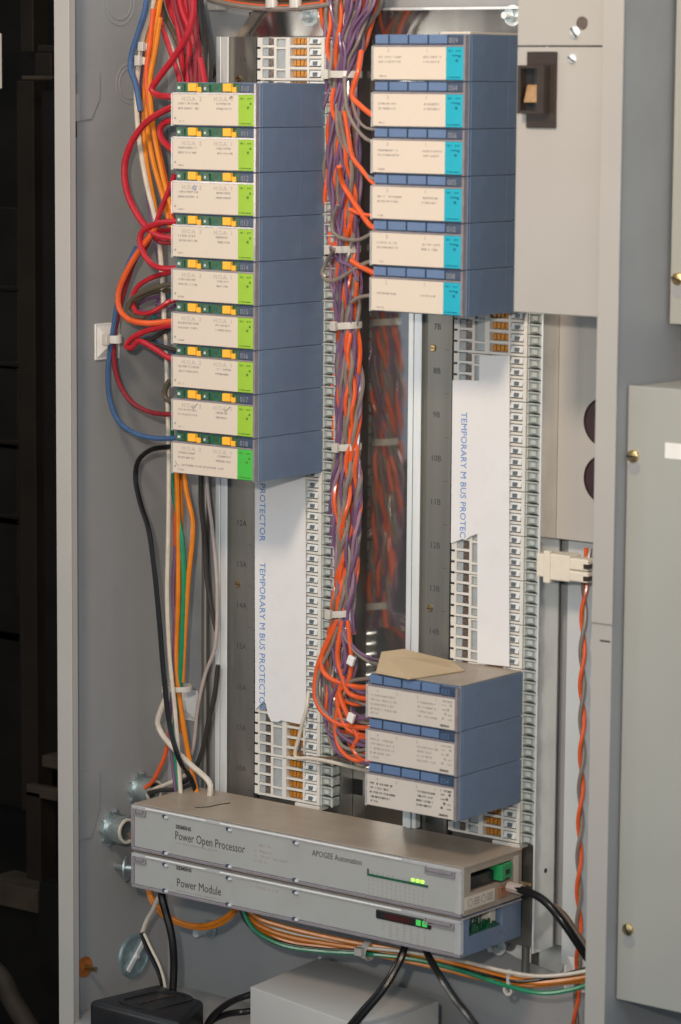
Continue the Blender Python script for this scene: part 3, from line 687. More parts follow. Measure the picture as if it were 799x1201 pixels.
def put(lb, L, s, px, py, size, m, **k):
    q = atY(px, py, PYF-0.003)-L
    obj('lettering', text_mesh(s, size, m, **k), lb, (q.x, -0.0028, q.z))
# processor
t, L, lb, W_, H, D = unit(-0.4905, -0.4190, 'processor_unit', 'long silver fronted processor unit with tan top and lit green lamps')
put(lb, L, 'SIEMENS', 206, 971.5, 0.0082, M['printdk'], bold=0.00025)
put(lb, L, 'Power Open Processor', 205, 984.3, 0.0187, M['printdk'], sx=0.765)
bm = bmesh.new()
q = atY(206, 989, PYF-0.003)-L; small_print(bm, q.x, q.z, 0.082, 0.0018, -0.0029, 3)
for k_, (w, py) in enumerate(((0.031, 991.5), (0.035, 998.5), (0.062, 1004.5), (0.024, 1010.5))):
    q = atY(298, py, PYF-0.003)-L; small_print(bm, q.x, q.z, w, 0.0038, -0.0029, k_+30)
for k_ in range(13):
    q = atY(432+5.3*k_, 1029+1.25*k_, PYF-0.003)-L
    for j in range(4): bm_box(bm, q.x, q.x+0.0016, -0.0029, -0.0024, q.z-0.0065*j-0.0048, q.z-0.0065*j-(0.0012 if j else 0))
obj('print', to_mesh(bm, 'print', M['print']), lb)['kind'] = 'stuff'
put(lb, L, 'APOGEE Automation', 366, 1003.5, 0.0125, M['printdk'], sx=0.83)
q0 = atY(431, 1024, PYF-0.003)-L; q1 = atY(502, 1040, PYF-0.003)-L
bar = obj('lamp_bar', B(M['pcb'], (q0.x, q1.x, -0.0038, -0.0024, q0.z-0.0035, q0.z-0.0003)), lb)
obj('lamp_bar_end', B(M['clip'], (q0.x, q0.x+0.0025, -0.0038, -0.0024, q0.z, q0.z+0.0065)), bar)
for k_ in range(3):
    q = atY(484.5+5.6*k_, 1027+1.6*k_, PYF-0.003)-L
    bm = bmesh.new(); bm_box(bm, q.x-0.0032, q.x+0.0032, -0.0040, -0.0024, q0.z+0.0008, q0.z+0.0058, bev=0.001); obj('status_lamp', to_mesh(bm, 'status_lamp', M['ledon']), lb)
for k_ in range(8):
    bm = bmesh.new(); bm_box(bm, q0.x+0.009+0.0092*k_-0.0011, q0.x+0.009+0.0092*k_+0.0011, -0.0036, -0.0024, q0.z+0.0020, q0.z+0.0042); obj('unlit_lamp', to_mesh(bm, 'unlit_lamp', M['window']), lb)
wx = W_-0.002
obj('port_well', B(M['black'], (wx-0.027, wx-0.026, 0.0205, 0.1215, 0.0325, 0.060)), t)
obj('port_block', B(M['black'], (wx-0.0255, wx-0.006, 0.024, 0.085, 0.034, 0.052), bev=0.001), t)
gc = obj('terminal_plug', B(M['gconn'], (wx-0.0255, wx+0.006, 0.087, 0.098, 0.036, 0.0585), (wx-0.0255, wx+0.002, 0.0982, 0.120, 0.036, 0.0585), bev=0.0008), t)
obj('plug_slot', B(M['black'], (wx+0.0018, wx+0.0026, 0.103, 0.113, 0.042, 0.049)), gc)
obj('port_label', B(M['label'], (wx+0.0002, wx+0.0012, 0.006, 0.078, 0.009, 0.0275)), t)
bm = bmesh.new()
for j, yy in enumerate((0.018, 0.050)):
    bm_ring(bm, (wx+0.0012, yy, 0.0185), (1, 0, 0), 0.0058, 0.0045, 0.0004, 20)
    for zz in (0.0135, 0.0175, 0.0215):
        for kk in range(4): bm_box(bm, wx+0.0011, wx+0.0017, yy+0.009+kk*0.0035, yy+0.0115+kk*0.0035, zz, zz+0.0022)
obj('print', to_mesh(bm, 'print', M['print']), t)['kind'] = 'stuff'
jk = obj('network_jack', B(M['copper'], (wx-0.010, wx+0.004, 0.088, 0.104, 0.010, 0.027), (wx-0.010, wx+0.003, 0.1045, 0.122, 0.012, 0.030), bev=0.001), t)
obj('rating_label', B(M['label2'], (wx+0.0002, wx+0.0010, 0.1255, 0.137, 0.020, 0.064)), t)
# power module
t, L, lb, W_, H, D = unit(-0.5490, -0.4935, 'power_module', 'long silver fronted power module with blue end under the processor')
t_pm = t
put(lb, L, 'SIEMENS', 206.5, 1019.5, 0.0082, M['printdk'], bold=0.00025)
put(lb, L, 'Power Module', 207, 1039.5, 0.0187, M['printdk'], sx=0.79)
bm = bmesh.new(); q = atY(207, 1045, PYF-0.003)-L; small_print(bm, q.x, q.z, 0.082, 0.0020, -0.0029, 8)
q = atY(299.5, 1041.5, PYF-0.003)-L; small_print(bm, q.x, q.z, 0.042, 0.0036, -0.0029, 9)
for k_ in range(7):
    q = atY(450+8.1*k_, 1080+2.0*k_, PYF-0.003)-L
    for j in range(6 if k_ else 4):
        small_print(bm, q.x-0.0022, q.z-0.0046*j, 0.0036, 0.0026, -0.0029, 50+k_*7+j)
obj('print', to_mesh(bm, 'print', M['print']), lb)['kind'] = 'stuff'
q0 = atY(441.5, 1070, PYF-0.003)-L; q1 = atY(506, 1083, PYF-0.003)-L
dw = obj('display_window', B(M['black'], (q0.x, q1.x, -0.0040, -0.0023, q0.z-0.0085, q0.z+0.0045), bev=0.0015, seg=2), lb)
obj('red_segment', B(M['ledred'], (q0.x+0.018, q0.x+0.062, -0.0045, -0.0041, q0.z-0.0062, q0.z+0.0015)), dw)
for k_ in range(2): obj('status_lamp', B(M['ledon2'], (q1.x-0.026+0.011*k_, q1.x-0.0175+0.011*k_, -0.0045, -0.0041, q0.z-0.0062, q0.z+0.0020), bev=0.0004), dw)
wx = W_-0.002
obj('board_well', B(M['dbrown'], (wx-0.0285, wx-0.027, 0.0185, 0.0995, 0.0275, 0.0570)), t)
pb = obj('circuit_board', B(M['pcb'], (wx-0.0265, wx-0.004, 0.0185, 0.0995, 0.0275, 0.0292), (wx-0.0265, wx-0.025, 0.020, 0.0985, 0.0293, 0.050)), t)
bm = bmesh.new(); R = random.Random(5)
for j in range(26):
    y = R.uniform(0.021, 0.09); x = R.uniform(-0.024, -0.007); z = 0.0293
    bm_box(bm, wx+x, wx+x+0.003, y, y+R.uniform(0.002, 0.007), z, z+R.uniform(0.002, 0.012))
obj('components', to_mesh(bm, 'components', M['pcb']), pb)['kind'] = 'stuff'
bm = bmesh.new()
for j in range(10):
    y = 0.022+0.0072*j; bm_box(bm, wx-0.024, wx-0.022, y, y+0.0016, 0.0293, 0.043)
obj('pins', to_mesh(bm, 'pins', M['ctrib']), pb)['kind'] = 'stuff'
obj('transformer', B(M['cream'], (wx-0.026, wx-0.010, 0.082, 0.097, 0.0295, 0.052), bev=0.001), pb)
q = atZ(250, 945, -0.4185)
bm = bmesh.new(); bm_tube(bm, spline([atZ(229, 947.5, -0.4184), atZ(245, 946.5, -0.4184), atZ(256, 944, -0.4184), atZ(270, 942, -0.4184)]), 0.0009, 6)  # thin dark tube drawn as the scratch on the processor top
tag(obj('top_scratch', to_mesh(bm, 'top_scratch', M['black'])), 'thin dark scratch on the tan top of the processor', 'wire')
# support foot under the small stack
q = atY(481, 966, -0.03)
bmx = B(M['lever'], (q.x-0.012, q.x-0.004, -0.033, -0.02, -0.4185, -0.357), (q.x-0.003, q.x+0.004, -0.036, -0.02, -0.4185, -0.357), (q.x+0.005, q.x+0.012, -0.033, -0.02, -0.4185, -0.357), bev=0.001)
ob_ = obj('rail_foot', bmx, ch); ob_.location = -ch.location; ob_['kind'] = 'stuff'

# ------------------------------------------------------------------ things on the left wall and the cabinet back
def bushing(px, py, r, lab, wires):
    q = atX(px, py, XL+0.003); t = thing('conduit_bushing', q, lab, 'bushing', 'conduit bushings through the left wall')
    bm = bmesh.new()
    bm_ring(bm, (0.0, 0, 0), (1, 0, 0), r*1.30, r*0.8, 0.006, 32)
    for k in range(10):
        a = 2*math.pi*k/10; c = Vector((0.0005, math.cos(a)*r*1.34, math.sin(a)*r*1.34)); bm_cyl(bm, c, (1, 0, 0), r*0.16, 0.005, 10)
    obj('lock_nut', to_mesh(bm, 'lock_nut', M['zincblue'], True), t)
    bm = bmesh.new(); bm_ring(bm, (0.0062, 0, 0), (1, 0, 0), r*1.05, r*0.82, 0.016, 32); bm_ring(bm, (0.0223, 0, 0), (1, 0, 0), r*1.12, r*0.78, 0.010, 32)
    obj('collar', to_mesh(bm, 'collar', M['zincblue'], True), t)
    bm = bmesh.new(); bm_ring(bm, (0.0324, 0, 0), (1, 0, 0), r*1.0, r*0.80, 0.002, 32); obj('liner', to_mesh(bm, 'liner', M['cream'], True), t)
bushing(163, 925, 0.0185, 'zinc conduit bushing above the processor left end', 0)
bushing(131, 971, 0.0200, 'zinc conduit bushing beside the processor left end', 0)
q = atX(148, 1018, XL+0.025)
bm = bmesh.new(); bm_cyl(bm, (0, 0, 0), (1, 0, 0), 0.021, 0.0025, 28); bm_cyl(bm, (0.0025, 0, 0), (1, 0, 0), 0.006, 0.012, 12); bm_cyl(bm, (0, 0, 0), (-1, 0, 0), 0.006, q.x-XL-0.0035, 12)
bmesh.ops.rotate(bm, verts=[v for v in bm.verts if v.co.x > -0.0001], cent=(0, 0, 0), matrix=Matrix.Rotation(math.radians(25), 3, 'Z'))
tag(obj('cap_disc', to_mesh(bm, 'cap_disc', M['zincblue'], True), None, q), 'edge on metal cap disc beside the power module left end', 'disc')
q = atX(157, 1121, XL+0.003); t = thing('knockout_seal', q, 'round blue zinc knockout seal with cross bar on the left wall', 'seal')
bm = bmesh.new(); bm_cyl(bm, (0, 0, 0), (1, 0, 0), 0.0365, 0.0022, 40, 0.034); bm_ring(bm, (0.0022, 0, 0), (1, 0, 0), 0.034, 0.030, 0.0022, 40)
obj('disc', to_mesh(bm, 'disc', M['sealzinc'], True), t)
bm = bmesh.new(); bm_box(bm, 0.0024, 0.0065, -0.0045, 0.0045, -0.029, 0.029, bev=0.001)
bmesh.ops.rotate(bm, verts=bm.verts, cent=(0, 0, 0), matrix=Matrix.Rotation(-0.75, 3, 'X')); obj('cross_bar', to_mesh(bm, 'cross_bar', M['zinc']), t)
bm = bmesh.new(); bm_cyl(bm, (0.0065, 0, 0), (1, 0, 0), 0.004, 0.003, 12); obj('screw', to_mesh(bm, 'screw', M['zinc'], True), t)
q = atX(99, 1134, XL+0.003); t = thing('ground_stud', q, 'threaded stud with orange washer low on the left wall', 'stud')
bm = bmesh.new(); bm_cyl(bm, (0, 0, 0), (1, 0, 0), 0.0165, 0.002, 28); obj('washer', to_mesh(bm, 'washer', M['rust'], True), t)
bm = bmesh.new(); bm_cyl(bm, (0.002, 0, 0), (1, 0, 0), 0.0042, 0.022, 12); obj('stud', to_mesh(bm, 'stud', M['brass'], True), t)
q = atY(246, 1090, YB-0.0005); t = thing('panel_stud', q, 'zinc nut and stud on the cabinet back under the orange loop', 'stud')
bm = bmesh.new(); bm_cyl(bm, (0, 0, 0), (0, -1, 0), 0.0155, 0.003, 24); bm_cyl(bm, (0, -0.003, 0), (0, -1, 0), 0.011, 0.008, 6); obj('nut', to_mesh(bm, 'nut', M['zincblue']), t)
bm = bmesh.new(); bm_cyl(bm, (0, -0.011, 0), (0, -1, 0), 0.006, 0.024, 14); obj('stud', to_mesh(bm, 'stud', M['zinc'], True), t)
def tie_mount(q, axis, s, lab):
    t = thing('tie_mount', q, lab, 'tie mount', 'white adhesive cable tie mounts')
    bm = bmesh.new(); h = s/2
    bm_box(bm, -h, h, -0.0025, 0, -h, h, bev=0.0008)
    o1 = bm
    bm2 = bmesh.new()
    a = [bm2.verts.new((sx*h*0.86, -0.0026, sz*h*0.86)) for sx, sz in ((-1, -1), (1, -1), (1, 1), (-1, 1))]
    c = [bm2.verts.new((sx*h*0.30, -0.0095, sz*h*0.30)) for sx, sz in ((-1, -1), (1, -1), (1, 1), (-1, 1))]
    bm2.faces.new(c)
    for i in range(4): bm2.faces.new((a[i], a[(i+1) % 4], c[(i+1) % 4], c[i]))
    for b in (bm, bm2):
        if axis == 'X': bmesh.ops.rotate(b, verts=b.verts, cent=(0, 0, 0), matrix=Matrix.Rotation(math.pi/2, 3, 'Z'))
    obj('base', to_mesh(bm, 'base', M['white']), t); obj('saddle', to_mesh(bm2, 'saddle', M['white']), t)
    return t
tie_mount(atX(125, 400, XL+0.003), 'X', 0.056, 'white square tie mount on the left wall holding red and blue wires')
tie_mount(atY(219, 826, YB-0.0005), 'Y', 0.050, 'white square tie mount on the cabinet back behind green wire')
tie_mount(atY(682, 1141, YB-0.0005), 'Y', 0.058, 'white square tie mount behind the harness at lower right')
# white nylon connector clipped to the chassis edge
q = atY(668, 667, -0.012)
cn = thing('wire_connector', q, 'cream nylon two pole connector sticking out right of the chassis', 'connector')
xa = lambda px, y=-0.012: atY(px, 667, y).x-q.x
za = lambda py: atY(668, py, -0.012).z-q.z
obj('rear_body', B(M['cream'], (xa(634), xa(645), -0.010, 0.014, za(679), za(652)), bev=0.0015, seg=2), cn)
obj('front_body', B(M['cream'], (xa(645)+0.0004, xa(674), -0.013, 0.016, za(681), za(650)), bev=0.002, seg=2), cn)
obj('flange_lug', B(M['cream'], (xa(644), xa(652), -0.015, -0.008, za(685), za(647)), bev=0.0015, seg=2), cn)
for (z0, z1) in ((666.5, 652.5), (680, 667.2)):
    br_ = obj('barrel', B(M['cream'], (xa(674)-0.004, xa(695), -0.0115, 0.010, za(z0), za(z1)), bev=0.0025, seg=2), cn)
    obj('barrel_hole', B(M['dbrown'], (xa(690), xa(695)+0.0008, -0.0122, 0.006, za((z0+z1)/2+4), za((z0+z1)/2-1.5))), br_)
# vertical conduit rod behind the left wires
q0, q1 = atY(241.5, 380, 0.028), atY(241.5, 985, 0.028)
bm = bmesh.new(); bm_tube(bm, spline([Vector((q0.x, 0.028, 0.62)), Vector((q0.x, 0.028, q1.z))], 0.1), 0.0062, 14)
tag(obj('support_rod', to_mesh(bm, 'support_rod', M['galvrail'], True)), 'dull vertical steel rod behind the wires left of rail', 'rod')
q = atY(617, 1100, 0.030); bm = bmesh.new(); bm_tube(bm, [Vector((q.x, 0.03, -0.55)), Vector((q.x, 0.03, -0.64))], 0.006, 14)
tag(obj('support_rod', to_mesh(bm, 'support_rod', M['galvrail'], True)), 'short steel rod below the lower right corner of the chassis', 'rod')

# ------------------------------------------------------------------ boxes on the cabinet floor
ZFL = ZB+0.016
zt = ZFL+0.060
cA, cB_, cC = atZ(108, 1160, zt), atZ(240, 1178, zt), atZ(185, 1150, zt)
bm = bmesh.new(); bx = atZ(174, 1172, zt)
t = thing('power_adapter', (bx.x, bx.y, ZFL), 'black plug in power adapter with raised emblem lying on the cabinet floor', 'adapter')
x0, x1 = atZ(103, 1168, zt).x-bx.x, atZ(228, 1182, zt).x-bx.x
pts = [atZ(103, 1173, zt), atZ(212, 1201, zt), atZ(240, 1173, zt), atZ(186, 1153, zt)]
def quad_box(pts, z0, z1, L, m, bev):
    bm = bmesh.new(); bm_poly(bm, [Vector((p.x-L.x, p.y-L.y, z0)) for p in pts], (0, 0, z1-z0))
    bmesh.ops.bevel(bm, geom=bm.edges[:], offset=bev, segments=3, affect='EDGES', profile=0.5)
    return to_mesh(bm, 'box', m, True)
obj('case', quad_box(pts, 0.0005, 0.060, t.location, M['black'], 0.009), t)
u_ = (pts[3]-pts[0]); v_ = (pts[1]-pts[0]); P0 = pts[0]
def adq(a, b): q = P0+u_*a+v_*b; return Vector((q.x-t.location.x, q.y-t.location.y, 0))
def oblong(a0, a1, b0, b1, z):
    out = []; rb = (b1-b0)/2
    for k in range(20):
        an = 2*math.pi*(k+0.5)/20; ca, sa = math.cos(an), math.sin(an)
        q = adq((a1-rb*0.8 if ca > 0 else a0+rb*0.8)+ca*rb*0.8, (b0+b1)/2+sa*rb); q.z = z; out.append(q)
    return out
def ring(p0, p1, h):
    bm = bmesh.new(); n = len(p0); up_ = Vector((0, 0, h))
    rows = [[bm.verts.new(p) for p in q] for q in (p0, p1, [p+up_ for p in p1], [p+up_ for p in p0])]
    for a in range(4):
        for k in range(n): bm.faces.new((rows[a][k], rows[a][(k+1) % n], rows[(a+1) % 4][(k+1) % n], rows[(a+1) % 4][k]))
    return bm
obj('emblem_rim', to_mesh(ring(oblong(0.12, 0.86, 0.14, 0.58, 0.0601), oblong(0.17, 0.81, 0.19, 0.53, 0.0601), 0.0016), 'emblem_rim', M['black'], True), t)
bm = bmesh.new(); R = random.Random(3)
for j in range(6):
    q = adq(0.28+0.085*j, 0.36); bm_box(bm, q.x-0.0030, q.x+0.0030, q.y-0.006*R.uniform(0.6, 1), q.y+0.006*R.uniform(0.6, 1), 0.0600, 0.0612)
obj('emblem', to_mesh(bm, 'emblem', M['dbrown']), t)['kind'] = 'stuff'
zt = ZFL+0.105
pts = [atZ(293.5, 1157.5, zt), atZ(433, 1208, zt), atZ(515, 1174, zt), atZ(377, 1122.5, zt)]
t = thing('grey_box', (sum(p.x for p in pts)/4, sum(p.y for p in pts)/4, ZFL), 'pale grey metal box on the cabinet floor at the bottom centre', 'box')
obj('body', quad_box(pts, 0.0005, 0.105, t.location, M['boxgrey'], 0.0015), t)
c = pts[3]-t.location; bm = bmesh.new(); bm_cyl(bm, (c.x+0.003, c.y-0.006, 0.105), (0, 0, 1), 0.004, 0.003, 12); obj('rivet', to_mesh(bm, 'rivet', M['zinc'], True), t)

# ------------------------------------------------------------------ wires
NW = 0
def wire(col, pts, w=8, y=-0.10, label=None, cat='wire', group=None, name='wire', flat=1.0, n=8, parent=None, obs=True):
    """pts: (px, py[, Y]) photo positions with the depth the wire hangs at"""
    P = [atY(p[0], p[1], p[2] if len(p) > 2 else y) for p in pts]
    bm = bmesh.new(); bm_tube(bm, spline(P, 0.008), w*0.44*PXM, n, flat)
    o = obj(name, to_mesh(bm, name, M['w_'+col], True), parent)
    if not parent: tag(o, label, cat, group)
    return o
# -- upper left
G1 = 'red and dark supply wires descending behind the left stack'
for k, (c, x0, x1, w) in enumerate((('red', 199, 232, 9), ('dred', 207, 226, 9), ('red', 213, 240, 9), ('olive', 190, 222, 8), ('red', 219, 221, 9), ('dred', 224, 236, 9), ('olive', 230, 243, 10), ('red', 205, 214, 8), ('dred', 228, 230, 9), ('dgrey', 236, 246, 9), ('dgrey', 234, 240, 10))):
    yb = -0.06-0.008*(k % 3)
    wire(c, [(x0-6, -40, yb), (x0, 8, yb), ((x0*0.45+x1*0.55)+2, 52, yb), (x1, 96, yb), (x1+1, 140, yb)], w, label='%s supply wire in the steep bunch entering behind the left stack' % {'red': 'bright red', 'dred': 'dark red', 'olive': 'olive brown', 'dgrey': 'dark grey'}[c], group=G1)
wire('red', [(224, -30), (227, 10), (222, 35), (205, 66), (187, 90), (178, 105), (184, 111), (198, 113, -0.12), (215, 113, -0.12)], 9, -0.115, 'bright red wire crossing the bunch and bending into topmost module')
wire('red', [(186, -20), (188, 20), (200, 60), (210, 90), (214, 120)], 7, -0.085, 'red wire hanging left of the dark supply bunch')
wire('pinkgrey', [(182, -20), (190, 25), (205, 65), (212, 92), (216, 120)], 6, -0.08, 'pink grey wire running beside the red supply bunch')
wire('blue', [(174, -30), (171, 8), (163, 36), (155, 62), (153, 80), (159, 97), (165, 130)], 8, -0.11, 'blue wire bowing out at the upper left wall')
wire('creamw', [(184, -20), (177, 15), (168, 42), (163, 75), (160, 112), (163, 160), (172, 215), (185, 270), (190, 320), (193, 380)], 7, -0.095, 'cream wire running down beside the orange wires at left')
for k, (a, c_) in enumerate((([(186, -20), (181, 18), (174, 48), (171, 90), (169, 140), (172, 190), (182, 245), (190, 300)], 'orange'), ([(192, -20), (184, 25), (178, 60), (174, 100), (173, 145), (180, 190), (194, 240), (205, 290)], 'orange'),
                     ([(180, 10), (176, 50), (172, 86), (176, 130), (186, 175), (197, 225), (204, 270)], 'vermilion'), ([(188, 20), (182, 60), (176, 95), (180, 150), (192, 210), (203, 250)], 'orange'))):
    wire(c_, a, 7, -0.088-0.006*k, ('upright %s wire in the tied bunch left of the upper modules' % ('orange' if c_ == 'orange' else 'red orange')), group='orange wires left of the upper modules')
for k, a in enumerate(([(170, 60), (165, 110), (164, 150), (170, 200), (178, 250), (186, 300)], [(176, 60), (168, 100), (162, 140), (168, 185), (175, 240), (184, 290), (190, 330)])):
    wire('violet', a, 6, -0.08, 'violet wire in the tied bunch left of the upper modules', group='violet wires left of the upper modules')
wire('red', [(215, 122, -0.12), (198, 127, -0.12), (172, 143), (154, 168), (146, 195), (149, 225), (160, 250), (172, 266), (185, 276), (205, 280)], 9, -0.125, 'large bright red loop bowing out beside second module')
wire('red', [(215, 143, -0.10), (196, 142), (188, 150), (189, 161), (196, 170), (206, 178)], 9, -0.105, 'short red loop left of the gap between first and second module')
wire('red', [(205, 205), (196, 228), (188, 248), (181, 268), (172, 288), (166, 298)], 7, -0.11, 'red wire slanting down left beside the third module')
wire('red', [(215, 260, -0.12), (199, 260), (182, 263), (168, 270), (164, 281), (168, 296), (180, 311), (195, 315), (215, 314, -0.12)], 8, -0.13, 'red wire making a round loop left of fourth module')
wire('red', [(215, 268, -0.12), (196, 270), (184, 272), (183, 280), (190, 284), (205, 284)], 7, -0.11, 'small red hook beside the fourth module')
wire('vermilion', [(185, 262), (176, 277), (162, 296), (148, 320), (139, 344), (140, 362), (150, 374), (172, 379), (198, 377, -0.12), (216, 375, -0.12)], 8, -0.125, 'red orange wire in a long hook entering beside the sixth module')
wire('dred', [(166, 290), (156, 310), (146, 340), (138, 372), (133.5, 396), (133, 408), (135, 432), (141, 452), (154, 471), (175, 483), (198, 486, -0.12), (215, 486, -0.12)], 7, -0.115, 'dark red wire held by square mount and entering eighth module')
wire('blue', [(160, 290), (150, 312), (138, 355), (133, 385), (129, 410), (126.5, 440), (129, 470), (139, 494), (158, 508), (182, 514), (205, 514, -0.12), (215, 514, -0.12)], 7, -0.12, 'long blue wire held by square mount sweeping into lowest module')
wire('red', [(215, 317, -0.11), (196, 320), (175, 327), (160, 338), (155, 352), (160, 366), (172, 368), (186, 362), (200, 353), (215, 350, -0.1)], 7, -0.105, 'red loop crossing the dark loops left of fifth module')
wire('olive', [(215, 333, -0.11), (196, 334), (172, 341), (154, 352), (150, 364), (158, 372), (170, 372)], 7, -0.112, 'olive brown loop left of fifth module')
wire('olive', [(215, 343, -0.10), (190, 341), (170, 346), (160, 356), (160, 370), (163, 378)], 7, -0.095, 'olive brown inner loop left of fifth module')
wire('violet', [(206, 358), (190, 366), (172, 366), (160, 360), (170, 352), (195, 346)], 5, -0.09, 'thin violet loop left of fifth module')
wire('teal', [(206, 340), (195, 350), (186, 360), (180, 374)], 5, -0.085, 'thin teal wire behind the olive loops')
wire('violet', [(190, 345), (182, 358), (196, 352), (210, 350)], 5, -0.085, 'short violet wire behind the olive loops')
wire('red', [(215, 380, -0.12), (197, 382), (172, 388), (153, 398), (148, 406), (155, 408), (162, 400), (180, 408), (197, 419), (215, 426, -0.12)], 8, -0.12, 'bright red hairpin left of the sixth module')
wire('dgrey', [(215, 384, -0.11), (190, 390), (178, 398), (170, 398), (178, 402), (196, 408), (212, 412, -0.11)], 6, -0.108, 'dark grey hairpin behind the red hairpin')
wire('blue', [(172, 396), (185, 402), (198, 410), (215, 416, -0.1)], 6, -0.1, 'short blue wire under the red hairpin')
wire('olive', [(215, 446, -0.12), (199, 447), (193, 460), (195, 468), (205, 470)], 8, -0.11, 'olive loop at the left edge of seventh module')
# -- left, below
wire('black', [(216, 522, -0.12), (198, 524), (176, 528), (162, 541), (159, 560), (164, 588), (174, 620), (181, 668), (187, 730), (192, 790), (199, 850), (210, 890), (225, 915, -0.06), (232, 935, -0.05)], 7, -0.10, 'black wire arching from the lowest left module down to the processor')
wire('creamw', [(194, 380), (196, 450), (198, 540), (197.5, 620), (196, 700), (199, 770), (205, 830), (209, 880), (212, 930)], 6, -0.075, 'cream wire dropping straight past the left stack edge')
wire('green', [(200, 470, -0.06), (201, 520), (202, 560), (208, 600), (214, 640), (216, 680), (214, 740), (211, 800), (206, 850), (206, 890), (211, 940)], 8, -0.05, 'green wire running down below the left stack')
for k, (a, c_) in enumerate((([(205, 540), (206, 600), (206, 650), (206, 700), (205, 750), (203, 800), (207, 850)], 'vermilion'), ([(210, 540), (212, 600), (212, 660), (210, 720), (208, 770), (207, 820), (210, 860)], 'orange'),
                     ([(216, 540), (218, 572), (226, 610), (226, 630), (221, 680), (217, 740), (214, 800)], 'orange'), ([(207, 540), (209, 620), (209, 700), (207, 780), (215, 850), (224, 900), (233, 940)], 'orange'))):
    wire(c_, a, 7, -0.035-0.006*k, '%s wire hanging between cream and green wires below the left stack' % ('orange' if c_ == 'orange' else 'red orange'), group='orange wires below the left stack')
wire('violet', [(206, 640), (203, 690), (205, 740), (203, 800), (199, 850), (203, 900), (208, 940)], 5, -0.055, 'violet wire beside the cream one below left stack')
wire('dgrey', [(236, 540), (236, 590), (240, 630), (243, 680), (248, 710), (254, 740)], 7, -0.015, 'dark grey wire slanting towards the left rail')
wire('pinkgrey', [(242, 540), (244, 580), (249, 620), (253, 660), (255, 700), (252, 760), (241, 790), (232, 830), (226, 880), (216, 905), (205, 920)], 5, -0.02, 'pink grey wire kinking left beside the rail')
wire('dgrey', [(256, 780), (252, 815), (244, 850), (236, 885), (222, 912), (206, 922)], 7, -0.02, 'dark wire curving away from the rail towards the bushing')
wire('creamw', [(195, 818), (188, 835), (185, 848), (190, 861), (206, 880), (225, 898), (242, 913), (247, 921), (246, 935)], 8, -0.06, 'thick cream wire with a sharp elbow above the processor')
wire('vermilion', [(200, 850), (197, 872), (193, 888), (185, 906), (178, 918), (170, 924)], 6, -0.05, 'short orange red wire entering the upper conduit bushing')
wire('creamw', [(220, 908), (200, 918), (185, 924), (174, 928)], 6, -0.04, 'cream wire entering the upper conduit bushing')
wire('dgrey', [(225, 920), (206, 926), (188, 927), (174, 930)], 6, -0.045, 'dark wire entering the upper conduit bushing')
wire('brown', [(150, 978), (156, 985), (166, 990)], 6, -0.08, 'brown wire leaving the lower conduit bushing')
def band(c0, c1, y, w, lab, grp, name='cable_tie', head=True):
    a, b = atY(*c0, y), atY(*c1, y); mid = (a+b)/2; r = (b-a).length/2; t = thing(name, mid, lab, 'cable tie', grp)
    bm = bmesh.new(); n = 20; rows = []
    for i in range(n):
        an = 2*math.pi*i/n; v = Vector((math.cos(an)*r, math.sin(an)*r*0.85, 0)); v.z = (b-a).z*0.5*math.cos(an)
        rows.append([bm.verts.new(v*s+Vector((0, 0, h))) for s, h in ((1.0, -w/2), (1.06, -w/2), (1.06, w/2), (1.0, w/2))])
    for i in range(n):
        A, C = rows[i], rows[(i+1) % n]
        for k in range(4): bm.faces.new((A[k], A[(k+1) % 4], C[(k+1) % 4], C[k]))
    obj('strap', to_mesh(bm, 'strap', M['tie'], True), t)
    if head: obj('head', B(M['tie'], (-r*0.25-0.004, -r*0.25+0.006, -r*0.85-0.008, -r*0.85-0.001, -w*0.7, w*0.7), bev=0.0006), t)
GT = 'nylon cable ties round the wire bunches'
band((164, 70), (181, 72), -0.09, 0.011, 'nylon tie round orange wires, upper of the two by topmost module', GT)
band((168, 54), (182, 55), -0.09, 0.010, 'nylon tie at the very top of the upper left bunch', GT)
band((126, 397), (141, 398), -0.118, 0.012, 'nylon tie strap on square mount at the left wall', GT)
band((196, 805), (222, 808), -0.05, 0.008, 'nylon tie round wires above the thick cream elbow', GT)

# -- central loom
CL = [(-45, 412), (0, 410), (45, 406), (88, 402), (150, 399), (200, 398), (250, 400), (293, 403), (340, 404), (383, 406), (450, 407), (525, 407), (580, 405), (640, 404), (690, 402), (718, 400), (748, 398)]
WD = [(-45, 36), (0, 34), (45, 24), (88, 16), (150, 21), (200, 22), (250, 20), (293, 15), (340, 17), (383, 12), (450, 15), (525, 11.5), (580, 16), (640, 15), (690, 13), (718, 11), (748, 15)]
def lin(T, y):
    if y <= T[0][0]: return T[0][1]
    for (a, b), (c, d) in zip(T, T[1:]):
        if y <= c:
            f = (y-a)/(c-a); f = f*f*(3-2*f); return b+(d-b)*f
    return T[-1][1]
YL = -0.012
def twisted(path, cA, cB, r, pitch, phase, label, group=None, name='twisted_pair', n=7):
    t = thing(name, path[0], label, 'twisted pair', group); L = t.location
    s = 0; prev = path[0]; a = b = None; A, C = [], []
    for i, p in enumerate(path):
        tn = (path[min(i+1, len(path)-1)]-path[max(i-1, 0)]).normalized()
        if a is None: a = tn.orthogonal().normalized()
        a = (a-tn*a.dot(tn)).normalized(); b = tn.cross(a); s += (p-prev).length; prev = p
        ang = phase+2*math.pi*s/pitch; d = (a*math.cos(ang)+b*math.sin(ang))*r*1.02
        A.append(p+d-L); C.append(p-d-L)
    for q, c in ((A, cA), (C, cB)):
        bm = bmesh.new(); bm_tube(bm, q, r, n); obj('strand', to_mesh(bm, 'strand', M['w_'+c], True), t)
    return t
